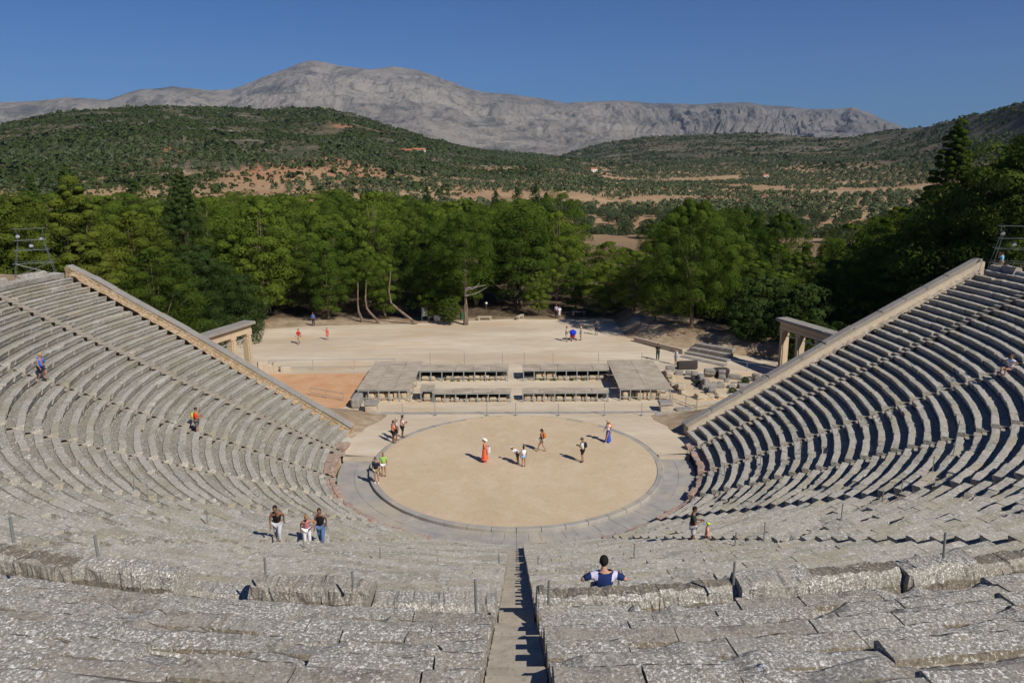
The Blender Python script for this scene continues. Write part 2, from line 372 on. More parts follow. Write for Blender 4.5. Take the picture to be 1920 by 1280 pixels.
for q in range(12):
    e0, e1 = edges[q], edges[q+1]; h0, h1 = (0 if q == 0 else SW), (0 if q == 11 else SW)
    wb = wedge_base('seating_wedge', e0+(h0+.08)/15, e1-(h1+.08)/15, R0+.15, R0+PITCH*33+.9, lambda r_: coneh(r_)-.55, 30, M['seat'])
    wb['label'] = '%s wedge of seats %s of the central stair' % (ORD[5-q if q < 6 else q-6], 'left' if q < 6 else 'right')
    for i in range(NROW):
        rad = R0+PITCH*i; z = Z0+RISE*i; sd = 100+i+q*997
        cut = R_(.8)+(.10 if i == 0 else 0)
        sg = [(e0+(h0/rad if q else (.09 if i == 0 else 0)), e1-(h1/rad if q < 11 else (.09 if i == 0 else 0)))]
        if i == 0:       # broken reddish seats of honour nearest the circle
            V, F = blocks(1, sg, (.9, 1.7), .12, PROF, sd, (rad, z), worn=.8, amp=.045, gap=.04, fin=.012, jr=.04)
            emit('honour_seat_row', V, F, M['pinkstone'], wb)
        elif i < NROW-1:
            V, F = blocks(1, sg, (.8, 1.9), .26 if i < 20 else .15, PROF, sd, (rad, z), worn=.17, amp=.013+.004*(i > 22), gap=.008, fin=.006*(i > 14), jz=.012, jr=.024, lipp=.5)
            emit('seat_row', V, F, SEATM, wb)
        else:            # thrones with backs in front of the walkway
            tV, tF, tM = [], [], []; c = sg[0][0]; a1 = sg[0][1]; r = np.random.default_rng(900+q)
            while (a1-c)*rT > .5:
                l = min(r.uniform(1.2, 2.4), (a1-c)*rT)
                if (a1-c)*rT-l < .6: l = (a1-c)*rT
                br = r.random(); pr = np.array(PTH, float)
                hgt = r.uniform(.9, 1.35) if br > .30 else r.uniform(.3, .85)
                if br < .08: hgt = .05
                xm = math.sin(c+l/rT/2)*rT
                if abs(xm-1.9) < 2.0 and abs(e0+e1) < 1: hgt = .92
                pr[3:9, 1] *= hgt; pr[5:10, 0] += r.normal(0, .05); pr[4:6, 1] += r.normal(0, .04)
                V, F = blocks(1, [(c+.012/rT, c+l/rT-.012/rT)], (9, 10), .06, pr, 950+int(r.integers(9999)), (rT, zT), worn=0, amp=.055, fin=.032)
                off = sum(len(v) for v in tV); tV += V; tF += [f+off for f in F]; tM += list(MI); c += l/rT
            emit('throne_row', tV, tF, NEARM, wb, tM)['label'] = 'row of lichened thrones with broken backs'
UST = [R_(a) for a in (-60, -40, -20, 0, 20, 40, 60)]
ue = [-R_(80)]+UST+[R_(80)]
for q in range(8):
    wb = wedge_base('upper_seating_wedge', ue[q]+.45/RD, ue[q+1]-.45/RD, RD+.1, RD+UP*15, lambda r_: UZ+(r_-RD)/UP*UR-.6, 14, M['seat_near'])
    wb['label'] = '%s wedge of the upper tier %s of the central stair' % (ORD[3-q if q < 4 else q-4], 'left' if q < 4 else 'right')
    for i in range(15):
        rad = RD+UP*i; z = UZ+UR*i; pr = [list(p) for p in PUP]
        if i == 0: pr[0][1] = ZD-UZ-.1; pr[1][1] = -.9; pr[2][1] = -.35
        sg = [(ue[q]+(.35/rad if q else 0), ue[q+1]-(.35/rad if q < 7 else 0))]
        V, F = blocks(1, sg, (.8, 2.1), (.055 if 1 < q < 6 else .1) if i < 7 else .3, pr, 300+i+q*77, (rad, z), worn=.24, amp=.019, gap=.024, fin=.014, jz=.019, jr=.028, lipp=.75)
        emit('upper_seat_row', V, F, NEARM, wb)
# stairways, two steps to each row
def stair_strip(phi, r_a, r_b, zfun, n, wid, name, mat):
    b = MB(); d = (r_b-r_a)/n
    ox, oy = cur(0, phi) if abs(phi) > TH0 else (0., 0.)
    er, ep = Vector((math.sin(phi), -math.cos(phi), 0)), Vector((math.cos(phi), math.sin(phi), 0))
    ctr = Vector((0, 0, 0)); ex = 0
    if abs(phi) > TH0+1e-6:
        s = 1 if phi > 0 else -1; ctr = Vector((-s*EX*math.sin(TH0), EX*math.cos(TH0), 0)); ex = EX
    for k in range(n):
        r1 = r_a+k*d+ex; z = zfun(k)+random.gauss(0, .006)
        A = ctr+er*(r1+random.gauss(0, .008))
        zb = z-(.55 if k or r_a < 30 else 1.6)
        pts = []
        for rr, zz in ((0, zb), (0, z-.02), (.015, z), (d+.03, z+.004), (d+.03, zb)):
            for sgn in (-1, 1): pts.append(A+er*rr+ep*(sgn*wid)+Vector((0, 0, zz)))
        b.add(pts, [(0, 1, 3, 2), (2, 3, 5, 4), (4, 5, 7, 6), (6, 7, 9, 8)])
    return b.build(name, mat, theatre)
for phi in STAIRS:
    stair_strip(phi, R0-.05, R0+PITCH*33+.75, lambda k: .03+RISE/2*k, int(66+2), SW-.003, 'stairway', M['stair'])
for phi in UST:
    stair_strip(phi, RD+.02, RD+UP*14, lambda k: UZ-.30+UR/2*k, 28, .345, 'upper_stairway', M['stair'])
# walkway between the tiers
def ring(name, ra, rb, z, a0, a1, mat, nr=4, na=200, parent=None, jit=0., fn=None):
    A = np.linspace(a0, a1, na); Rr = np.linspace(ra, rb, nr)
    RR, AA = np.meshgrid(Rr, A, indexing='ij')
    x, y = (fn or (lambda r, a: (r*np.sin(a), -r*np.cos(a))))(RR, AA)
    zz = np.full_like(x, z)+(vnoise(np.stack([x, y, x*0], -1), .8, 5)*jit if jit else 0)
    V = np.stack([x, y, zz], -1).reshape(-1, 3)
    i = np.arange(nr-1)[:, None]*na; j = np.arange(na-1)[None, :]
    F = np.stack([i+j, i+na+j, i+na+j+1, i+j+1], -1).reshape(-1, 4)
    return qmesh(name, V, F, mat, parent, True)
tag(ring('walkway', rT+.9, RD+.25, ZD, -PW, PWS[1], M['earth'], 5, 300, jit=.02, fn=cur), kind='structure')

# end walls
for s in (1, -1):
    wd, c0 = WDIR[s], WC[s]; nr = np.array((-wd[1]*s, wd[0]*s))      # nr points away from the seats
    lab = ('retaining wall with pale ashlar face and coping slabs right of the seats' if s > 0 else 'retaining wall with long grey coping and ochre rubble left of the seats')
    wl = thing('retaining_wall', lab, 'wall', tuple(c0+wd*(R0+EX))+(0,), 0, 'walls that close the ends of the seating')
    base = Vector((*(c0+wd*(R0+EX)), 0))
    def P3(r, off, z): q = c0+wd*(r+EX+(r-R0)*KW)+nr*off; return Vector((q[0], q[1], z))-base
    body = MB(); r_s, r_e = R0+1.1, R0+PITCH*33.9+.1; N = 46
    rs = np.linspace(r_s, r_e, N)
    o0, o1 = .28, 1.08
    up_ = .10 if s < 0 else .30
    low_ = lambda r: -.42*max(0., 1-(r-r_s)/13.)
    zt = [low_(r)+min(coneh(r)+up_, coneh(R0+PITCH*33.6)+up_) for r in rs]
    V = []; 
    for r, z in zip(rs, zt):
        V += [P3(r, o0, max(-.3, coneh(r)-1.2)), P3(r, o0, z), P3(r, o1, z), P3(r, o1, -1)]
    F = []
    for k in range(N-1):
        for a in range(3): F.append((4*k+a, 4*k+a+1, 4*k+5+a, 4*k+4+a))
    F += [(0, 1, 2, 3), (4*N-4, 4*N-1, 4*N-2, 4*N-3)]
    body.add(V, F); body.build('wall_face', M['dressed'] if s > 0 else M['rubble'], wl)
    # coping slabs
    r = r_s-.15; rr = np.random.default_rng(60+s)
    while r < r_e-.2:
        l = rr.uniform(1.7, 2.6); r2 = min(r+l, r_e)
        b = MB(); g = .02
        z1 = low_(r)+min(coneh(r+g)+up_+.02, coneh(R0+PITCH*33.6)+up_+.02); z2 = low_(r2)+min(coneh(r2-g)+up_+.02, coneh(R0+PITCH*33.6)+up_+.02); th = .15; dz = rr.normal(0, .02)+ (.04 if s > 0 else 0)
        ia, ib = (.16, 1.14) if s < 0 else (.52, 1.14)
        if s < 0: ia = .45
        p = [P3(r+g, ia, z1+dz), P3(r+g, ib, z1+dz), P3(r2-g, ib, z2+dz), P3(r2-g, ia, z2+dz)]
        up = Vector((0, 0, th)); q = [x+up for x in p]
        b.add(p+q, [(3, 2, 1, 0), (4, 5, 6, 7), (0, 1, 5, 4), (1, 2, 6, 5), (2, 3, 7, 6), (3, 0, 4, 7)])
        ob = b.build('coping_slab', M['coping'], wl); bv = ob.modifiers.new('bevel', 'BEVEL'); bv.width = .03; bv.segments = 2
        r = r2
    # rubble strip between the row ends and the coping
    rs = np.arange(r_s, r_e-.8, .12); offs = np.linspace(-.38 if s < 0 else -.25, .50 if s < 0 else .30, 7)
    RR, OO = np.meshgrid(rs, offs, indexing='ij')
    z = np.vectorize(coneh)(RR)-.06+.10*(OO-OO.min())
    z = z+np.vectorize(low_)(RR)
    if s > 0: z = z-.10
    q = c0[None, None]+wd*(RR[..., None]+EX+(RR[..., None]-R0)*KW)+nr*OO[..., None]
    V = np.concatenate([q-np.array(base[:2]), z[..., None]], -1)
    Pn = np.concatenate([q, z[..., None]], -1); V = V+np.stack([vnoise(Pn, 3, 5), vnoise(Pn, 3, 6), vnoise(Pn, 3.3, 7)], -1)*.075
    na = len(offs); i = np.arange(len(rs)-1)[:, None]*na; j = np.arange(na-1)[None]
    F = np.stack([i+j, i+na+j, i+na+j+1, i+j+1], -1).reshape(-1, 4)
    qmesh('rubble_strip', V.reshape(-1, 3), F, M['rubble'] if s < 0 else M['dressed'], wl)

# orchestra
A0 = PI
def disc(name, rad, z, mat, sc=1.):
    na, nr = 160, 30; V = [(0, 0, z)]; F = []
    RR, AA = np.meshgrid(np.linspace(rad/nr, rad, nr), np.linspace(0, 2*PI, na, endpoint=False), indexing='ij')
    P = np.stack([RR*np.cos(AA), RR*np.sin(AA), np.full_like(RR, z)], -1); P[:-1, :, 2] += vnoise(P[:-1], .25, 3)*.02
    V = np.concatenate([np.array(V), P.reshape(-1, 3)])
    for i in range(nr-1):
        for j in range(na): F.append((1+i*na+j, 1+(i+1)*na+j, 1+(i+1)*na+(j+1) % na, 1+i*na+(j+1) % na))
    for j in range(na): F.append((0, 1+j, 1+(j+1) % na, 1+(j+1) % na))
    m = bpy.data.meshes.new(name); m.from_pydata(V.tolist(), [], [tuple(dict.fromkeys(f)) for f in F]); m.materials.append(mat)
    m.polygons.foreach_set('use_smooth', [True]*len(m.polygons))
    o = bpy.data.objects.new(name, m); C.objects.link(o); return o
tag(disc('sand_floor', 9.80, .0, M['sand']), kind='structure')
kb = thing('stone_kerb', 'pale stone kerb ring round the sandy circle', 'kerb')
nk = 44
for k in range(nk):
    a0, a1 = 2*PI*k/nk+.0018, 2*PI*(k+1)/nk-.0018
    am = (a0+a1)/2; far = math.sin(am) > .05
    buried = far and (1.15 < am < 1.95 or .86 < am < .95)
    b = MB(); n = 6; V = []; F = []
    zt = .045 if not far else .009
    zb = -.35 if not far else -.1
    jz = random.gauss(0, .004)
    for i in range(n+1):
        a = a0+(a1-a0)*i/n
        for rr, z in ((9.76, -.1), (9.76, zt-.01), (9.78, zt), (10.13, zt), (10.16, zt-.03), (10.16, zb)): V.append((rr*math.cos(a), rr*math.sin(a), z+jz))
    for i in range(n):
        for j in range(5): F.append((6*i+j, 6*i+6+j, 6*i+7+j, 6*i+1+j))
    F += [tuple(range(5, -1, -1)), tuple(range(6*n, 6*n+6))]
    b.add(V, F); b.build('kerb_stone', M['sand'] if buried else M['paving'], kb)
# sunken paved channel: radial slabs
b = MB(); r = np.random.default_rng(4)
for ra, rb, n in ((10.17, 11.15, 52), (11.16, 12.28, 46)):
    for k in range(n):
        a0 = -PI-.11+(PI+.22)*k/n+.0007; a1 = -PI-.11+(PI+.22)*(k+1)/n-.0007
        dz = r.normal(0, .006); V = []
        for a in (a0, (a0+a1)/2, a1):
            for rr in (ra, rb-.008): V += [(rr*math.cos(a), rr*math.sin(a), -.17+dz), (rr*math.cos(a), rr*math.sin(a), -.3)]
        F = [(0, 4, 6, 2), (4, 8, 10, 6), (0, 1, 5, 4), (4, 5, 9, 8), (2, 6, 7, 3), (6, 10, 11, 7), (0, 2, 3, 1), (8, 9, 11, 10)]
        b.add(V, F)
tag(b.build('paved_channel', M['paving']), kind='structure')
for s in (1, -1):          # step that closes the channel
    b = MB(); b.box((s*11.28, 1.12, -.10), (2.2, .34, .22)); b.box((s*11.28, .88, -.16), (2.16, .2, .12))
    tag(b.build('threshold_step', M['dressed']), 'pale threshold step closing the %s end of the paved channel' % ('right' if s > 0 else 'left'), 'step', 'threshold steps at the channel ends')
# grey stone strip in front of the stage ruins
b = MB(); x = -13.2
while x < 13:
    l = random.uniform(.9, 1.6); b.box((x+l/2, 10.78, -.02), (l-.01, .52, .09+random.gauss(0, .003))); x += l
for x in (-13.0, 12.9): b.box((x, 10.6, -.03), (2.6, 1.5, .1))
tag(b.build('stone_strip', M['paving']), 'thin grey strip of flush stones behind the circle', 'paving strip')

# ------------------------------------------------------------------ terrain
def skyline(tab, u):
    t = np.array(tab, float); return np.interp(u, t[:, 0], t[:, 1])
SKY1 = [(-400, 260), (0, 235), (100, 216), (200, 206), (300, 200), (400, 202), (500, 205), (600, 203), (660, 213), (720, 232), (800, 262), (900, 284), (1000, 290), (1060, 298), (1150, 320), (1300, 330)]
SKY2 = [(900, 330), (1000, 302), (1060, 288), (1100, 276), (1150, 264), (1200, 256), (1300, 252), (1400, 251), (1450, 253), (1520, 259), (1600, 256), (1690, 240), (1750, 229), (1830, 212), (1920, 188), (2100, 150), (2400, 130)]
SKY3 = [(-500, 200), (0, 190), (60, 188), (130, 183), (210, 188), (270, 168), (330, 162), (400, 168), (440, 167), (480, 152), (530, 134), (565, 121), (590, 114), (620, 118), (640, 123), (700, 130), (740, 125), (790, 132), (830, 147), (870, 162), (900, 171), (960, 175), (1000, 182), (1055, 194), (1100, 190), (1160, 187), (1220, 193), (1290, 196), (1340, 193), (1390, 192), (1450, 200), (1500, 204), (1560, 203), (1585, 199), (1620, 213), (1680, 240), (1760, 262), (1900, 280), (2400, 290)]
def az_u(dx, dy): return 960+CF*(dx/np.maximum(dy, 1e-3))/math.cos(CP)
def elev(u, v):      # tangent of elevation at pixel
    x, y, z = np.vectorize(pixdir)(u, v); return z/np.hypot(x, y)
UG = np.linspace(-800, 2700, 701)
E1 = elev(UG, skyline(SKY1, UG)); E2 = elev(UG, skyline(SKY2, UG)); E3 = elev(UG, skyline(SKY3, UG))
D2u = np.interp(UG, [900, 1400, 1650, 1950, 2700], [2300, 2300, 1900, 1100, 900]); D1u = np.interp(UG, [-800, 0, 600, 1300], [1100, 1250, 1500, 1500])
def terrain(x, y):
    x = np.asarray(x, float); y = np.asarray(y, float)
    P = np.stack([x, y, x*0], -1)
    R = np.hypot(x, y)
    z = -9*sstep(75, 320, y+.15*np.abs(x))
    # far relief
    dx, dy = x-CX, y-CY; d = np.hypot(dx, dy); front = dy > d*.25
    u = np.where(front, az_u(dx, dy), np.where(dx < 0, -800, 2700))
    far = sstep(150, 400, d)
    e1, e2 = np.interp(u, UG, E1), np.interp(u, UG, E2); D1 = np.interp(u, UG, D1u); D2 = np.interp(u, UG, D2u)
    zv = -9.
    H1 = CH+e1*D1; t1 = (d-430)/(D1-430); s1 = np.where(t1 < 1, np.clip(t1, 0, 1)**1.15, np.maximum(0, 1-.35*(t1-1)))
    B2 = D2*.45; H2 = CH+e2*D2; t2 = (d-B2)/(D2-B2); s2 = np.where(t2 < 1, np.clip(t2, 0, 1)**1.35, np.maximum(.2, 1-.3*(t2-1)))
    rough = fbm(P, 1/140., 4, 21)*np.minimum(1, np.clip(t1, 0, 1)*1.6)*6*(1-.75*sstep(.75, 1, t1))
    rough2 = fbm(P, 1/170., 4, 31)*np.clip(t2, 0, 1)*8*(1-.75*sstep(.75, 1, t2))
    hh = np.maximum(np.maximum(zv+(H1-zv)*s1+rough, zv+(H2-zv)*s2+rough2), zv-4)
    z = z*(1-far)+hh*far
    z = z+fbm(P, 1/60., 3, 9)*1.2*sstep(90, 260, d)
    # hillside that carries the seats
    ang = np.arctan2(x, -y)
    for s in (1, -1):
        pass
    sgn = np.where(x >= 0, 1., -1.)
    cx = -sgn*EX*math.sin(TH0); cy = EX*math.cos(TH0)
    rx, ry = x-cx, y-cy; rr = np.hypot(rx, ry); pa = np.arctan2(sgn*rx, -ry)
    outp = np.abs(ang) > TH0
    kk_ = kst(pa); rho = np.where(outp & (pa > 0), (rr-EX+R0*kk_)/(1+kk_), R)
    lower = coneh(np.minimum(rho, R0+PITCH*33.3))-.75
    upper = np.where(rho > RD+.3, np.minimum(UZ+(rho-RD)/UP*UR-.75, UZ+UR*21), -99)
    side = sstep(R_(96), R_(80), pa)
    upper = upper*side+(ZD-.06+.0*(rho-RD))*(1-side)
    hs = np.where(rho < RD+.3, np.minimum(lower, ZD-.15), upper)
    PWx = np.where(sgn > 0, PWS[1], PW); dist = np.where(pa > PWx, (pa-PWx)*rr, 0)
    fall = sstep(6.5, .8, dist)
    topw = np.minimum(hs, ZD-.1)
    inside = (pa <= PWx)
    h = np.where(inside, hs, np.where(dist < 30, np.minimum(topw, 20)*fall, 0))
    h = np.where(rho < 13.0, -.42, h)
    h = np.where(~inside & (rho < 30), h*0+np.where(dist > 0, np.maximum(h, 0)*sstep(12, 16, rho), 0), h)
    h = np.where((y > 1.2) & (R < 13.2) , -.05, h)
    z = np.where(d < 220, np.where(h > z, h, z+0*h), z)
    z = np.where(R < 13.0, -.42, z)
    # bank right of the forecourt
    bank = 1.3*sstep(0, 3.0, (x-15.2)*.60+(y-36.5)*.80)*sstep(13, 15.5, x)*(y > 24)*sstep(24, 29, y)
    z = z+np.where(d < 200, bank*sstep(70, 55, y), 0)
    return z
def terr(x, y): return float(terrain(np.array([x]), np.array([y]))[0])
dx_, dy_, dz_ = pixdir(580, 322); q_ = 400.
while CH+dz_*q_ > terr(CX+dx_*q_, CY+dy_*q_): q_ += 4.
RPX, RPY = CX+dx_*q_, CY+dy_*q_              # bare red slope low on the left hill
radii = [0.01]
while radii[-1] < 60: radii.append(radii[-1]+.5)
while radii[-1] < 9000: radii.append(radii[-1]*1.017+.35)
radii = np.array(radii); na = 1000
aa = np.concatenate([np.linspace(-PI*.42, PI*.42, 760), np.linspace(PI*.42, 2*PI-PI*.42, 240)[1:-1]])
na = len(aa)
RR, AA = np.meshgrid(radii, aa, indexing='ij')
X, Y = RR*np.sin(AA), RR*np.cos(AA)
Z = terrain(X, Y)
V = np.stack([X, Y, Z], -1).reshape(-1, 3)
i = np.arange(len(radii)-1)[:, None]*na; j = np.arange(na)[None]
F = np.stack([i+j, i+na+j, i+na+(j+1) % na, i+(j+1) % na], -1).reshape(-1, 4)[:, ::-1]
t = NT('ground_soil')
sp = t.n('ShaderNodeSeparateXYZ'); t.l(t.pos, sp.inputs[0]); px, py, pz = sp.outputs
# near earth / needles, bank shade in the colour -> valley soil -> hill
near = t.mix(t.ramp(t.noise(.25, 5, .6), [(.4, 0.), (.6, 1.)]), (.30, .215, .135), (.50, .40, .285))
near = t.mix(t.ramp(t.noise(1.6, 4), [(.4, .5), (.6, 0.)]), near, (.25, .165, .095))
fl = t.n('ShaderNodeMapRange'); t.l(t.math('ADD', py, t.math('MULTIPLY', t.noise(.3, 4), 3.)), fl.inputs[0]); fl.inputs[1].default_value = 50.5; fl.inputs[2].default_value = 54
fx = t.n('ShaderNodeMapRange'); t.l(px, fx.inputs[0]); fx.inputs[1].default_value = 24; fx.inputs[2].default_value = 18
fb = t.n('ShaderNodeMapRange'); t.l(t.math('ADD', t.math('ADD', px, t.math('MULTIPLY', py, .55)), t.math('MULTIPLY', t.noise(.3, 4), 4.)), fb.inputs[0]); fb.inputs[1].default_value = 46.5; fb.inputs[2].default_value = 49  # right bank: tree shade put into the soil colour with the needle tone
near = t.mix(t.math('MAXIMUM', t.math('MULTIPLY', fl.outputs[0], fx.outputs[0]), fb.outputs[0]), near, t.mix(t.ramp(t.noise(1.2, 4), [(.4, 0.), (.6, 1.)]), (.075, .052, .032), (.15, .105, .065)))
val = t.mix(t.ramp(t.noise(.02, 5, .6), [(.35, 0.), (.65, 1.)]), (.34, .195, .105), (.49, .355, .20))
val = t.mix(t.ramp(t.noise(.15, 5, .7), [(.42, .6), (.6, 0.)]), val, (.30, .20, .10))
hill = t.mix(t.ramp(t.noise(.012, 5, .65), [(.4, 0.), (.62, 1.)]), (.085, .078, .042), (.165, .120, .075))
rk = t.math('MULTIPLY', t.ramp(t.noise(.055, 6, .75, scl=(1, .35, 1), dist=1.5), [(.54, 0.), (.62, 1.)]), t.ramp(t.noise(.004, 3), [(.38, .1), (.62, 1.)]))
hill = t.mix(rk, hill, (.40, .34, .28))
hill = t.mix(t.ramp(t.noise(.0055, 4, .6, dist=.6), [(.60, 0.), (.66, .85)]), hill, (.36, .17, .09))
hill = t.mix(t.ramp(t.noise(.03, 5, .7), [(.42, .85), (.55, .1)]), hill, (.045, .055, .022))
mp_ = t.n('ShaderNodeMapping'); mp_.inputs['Location'].default_value = (-RPX/62, -RPY/120, 0); mp_.inputs['Scale'].default_value = (1/62, 1/120, 0); t.l(t.pos, mp_.inputs[0])
ln_ = t.n('ShaderNodeVectorMath', operation='LENGTH'); t.l(mp_.outputs[0], ln_.inputs[0])
rmx = t.n('ShaderNodeMapRange'); t.l(t.math('ADD', ln_.outputs['Value'], t.math('MULTIPLY', t.noise(.02, 5, .7), .9)), rmx.inputs[0]); rmx.inputs[1].default_value = 1.45; rmx.inputs[2].default_value = 1.25
hill = t.mix(rmx.outputs[0], hill, t.mix(t.ramp(t.noise(.05, 4), [(.4, 0.), (.6, 1.)]), (.33, .135, .07), (.36, .22, .12)))
f1 = t.n('ShaderNodeMapRange'); t.l(py, f1.inputs[0]); f1.inputs[1].default_value = 70; f1.inputs[2].default_value = 190
f2 = t.n('ShaderNodeMapRange'); hz = t.math('ADD', pz, t.math('MULTIPLY', t.noise(.01, 4), 30.)); t.l(hz, f2.inputs[0]); f2.inputs[1].default_value = 14; f2.inputs[2].default_value = 34
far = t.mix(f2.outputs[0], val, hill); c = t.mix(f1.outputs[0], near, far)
t.bump(t.noise(3, 4), .4, .05)
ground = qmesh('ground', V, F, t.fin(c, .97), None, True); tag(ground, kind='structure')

# sheets laid on the near ground
def sheet(name, poly, z, mat, nsub=1):
    b = MB(); b.add([(x, y, z) for x, y in poly], [tuple(range(len(poly)))]); return tag(b.build(name, mat), kind='structure')
def strip_sheet(name, left, right, z, mat):
    b = MB(); n = len(left); V = [(x, y, z) for p in zip(left, right) for x, y in p]
    b.add(V, [(2*k, 2*k+1, 2*k+3, 2*k+2) for k in range(n-1)]); return tag(b.build(name, mat), kind='structure')
# forecourt: left/right borders per y
ys = [1.25, 4.4, 7, 10, 14, 18, 22, 26, 30, 34, 38, 42, 45, 47.5, 50]
lf = [13.2]*1+[13.6, 17, 26, 33, 37, 38, 38, 38, 37, 36, 35, 34, 32, 24]
rt = [13.2]*1+[13.6, 17, 26, 33, 37, 38, 36, 24, 17.3, 14.0, 14.0, 14.5, 15, 15]
L, Rr2 = [], []
for y, a, b_ in zip(ys, lf, rt): L.append((-a+vnoise(np.array([y, 0, 0]), .3, 1)*.5, y)); Rr2.append((b_, y))
# keep outside the kerb: split the first rows round the circle
b = MB(); na = 60; V = []; F = []
ai = np.linspace(math.asin(1.25/10.18), PI-math.asin(1.25/10.18), na)
for a in ai:
    xi, yi = 10.17*math.cos(a), 10.17*math.sin(a)
    V.append((xi, yi, .004))
    t_ = 13.6 if True else 0
    ro = min(13.25/abs(math.cos(a)) if abs(math.cos(a)) > .02 else 99, 14.0/max(math.sin(a), .02)); 
    V.append((ro*math.cos(a), max(ro*math.sin(a), 1.25), .004))
for k in range(na-1): F.append((2*k, 2*k+1, 2*k+3, 2*k+2))
b.add(V, F)
# rest of the forecourt beyond y = 14 and beside the circle
rows = [(y, l[0], r[0]) for (y, l, r) in zip(ys, L, Rr2)]
V = []; F = []
for sgn in (-1, 1):
    n0 = len(V); rr_ = [q for q in rows if q[0] <= 14]
    for y, xl, xr in rr_: V += [(sgn*13.25, y, .004), (xl if sgn < 0 else xr, y, .004)]
    for k in range(len(rr_)-1): F.append((n0+2*k, n0+2*k+1, n0+2*k+3, n0+2*k+2))
n0 = len(V); rr_ = [q for q in rows if q[0] >= 14]
for y, xl, xr in rr_: V += [(xl, y, .004), (xr, y, .004)]
for k in range(len(rr_)-1): F.append((n0+2*k, n0+2*k+1, n0+2*k+3, n0+2*k+2))
b.add(V, F)
tag(b.build('forecourt', M['earth']), kind='structure')
sheet('red_earth', [(-25.2, 23.3), (-14.2, 23.3), (-14.0, 13.2), (-15.6, 12.0), (-22, 13.6), (-25.5, 19)], .012, M['red'])
sheet('right_yard', [(13.9, 22.0), (27, 21.0), (27, 12.5), (15, 11.6), (13.9, 13.5)], .012, M['sand'])

# far mountains
mu = np.linspace(-300, 2300, 1100); md = np.concatenate([np.linspace(3000, 6600, 190), np.linspace(6700, 9500, 24)])
UU, DD = np.meshgrid(mu, md, indexing='ij')
az = np.arctan((UU-960)*math.cos(CP)/CF); X, Y = CX+DD*np.sin(az), CY+DD*np.cos(az)
e3 = np.interp(UU, UG, E3); D3 = 6500.; H3 = CH+e3*D3; tt = (DD-3000)/(D3-3000)
s3 = np.where(tt < 1, .05+.95*np.clip(tt, 0, 1)**1.25, 1-.25*(tt-1))
P = np.stack([X, Y, X*0], -1)
Pu = np.stack([UU/34.+1.5*vnoise(P, 1/900., 3)+.5*vnoise(P, 1/300., 4)+(DD-3000)/1500., DD/1500., UU*0], -1)
gul = (1-np.abs(fbm(Pu, 1., 4, 61, .6))*1.4)
ridg = (1-np.abs(fbm(P, 1/900., 6, 41, .55))*1.3)
fine = fbm(P, 1/260., 4, 55)
amp_ = np.clip(tt*1.4, 0, 1)*np.where(tt < 1, 1-.9*sstep(.80, 1, tt), .1)
rid2 = 1-np.abs(fbm(P+fine[..., None]*30, 1/330., 5, 71, .6))*1.5
Z = -30+(H3+30)*s3+(gul*42-25)*amp_*np.interp(UU, [0, 900, 1150, 1300, 1700], [.16, .18, .35, .85, .7])+ridg*60*amp_+rid2*30*amp_-55*amp_+fine*6*sstep(.8, 1, tt)+9*np.sin(UU*.11+fine*2)*amp_*0
V = np.stack([X, Y, Z], -1).reshape(-1, 3); nd = len(md)
i = np.arange(len(mu)-1)[:, None]*nd; j = np.arange(nd-1)[None]
F = np.stack([i+j, i+nd+j, i+nd+j+1, i+j+1], -1).reshape(-1, 4)
t = NT('bare_mountain')
c = t.mix(t.ramp(t.noise(.0012, 6, .65), [(.38, 0.), (.62, 1.)]), (.165, .142, .115), (.31, .275, .225))
c = t.mix(t.ramp(t.noise(.004, 7, .75, scl=(1, 1, 2.5), dist=.5), [(.38, .8), (.50, 0.)]), c, (.055, .06, .055))
c = t.mix(t.ramp(t.noise(.0016, 6, .6, scl=(1, .6, 5)), [(.60, 0.), (.68, .85)]), c, (.045, .06, .045))
c = t.mix(t.ramp(t.noise(.02, 6, .75), [(.45, 0.), (.66, .6)]), c, (.31, .295, .275))
c = t.mix(t.ramp(t.noise(.0035, 7, .72, scl=(1.6, .25, .6), dist=1.2), [(.36, .7), (.48, 0.)]), c, (.075, .08, .075))
sx = t.n('ShaderNodeSeparateXYZ'); t.l(t.pos, sx.inputs[0]); mr = t.n('ShaderNodeMapRange'); t.l(sx.outputs[0], mr.inputs[0]); mr.inputs[1].default_value = 200; mr.inputs[2].default_value = 2200
c = t.mix(t.math('MULTIPLY', mr.outputs[0], .75), c, t.mix(t.ramp(t.noise(.004, 5, .7), [(.4, 0.), (.6, 1.)]), (.075, .08, .085), (.17, .155, .145)))
t.bump(t.noise(.012, 7, .75, scl=(1, .5, 1)), 1., 30)
tag(qmesh('mountains', V, F, t.fin(c, .97), None, False), kind='structure')

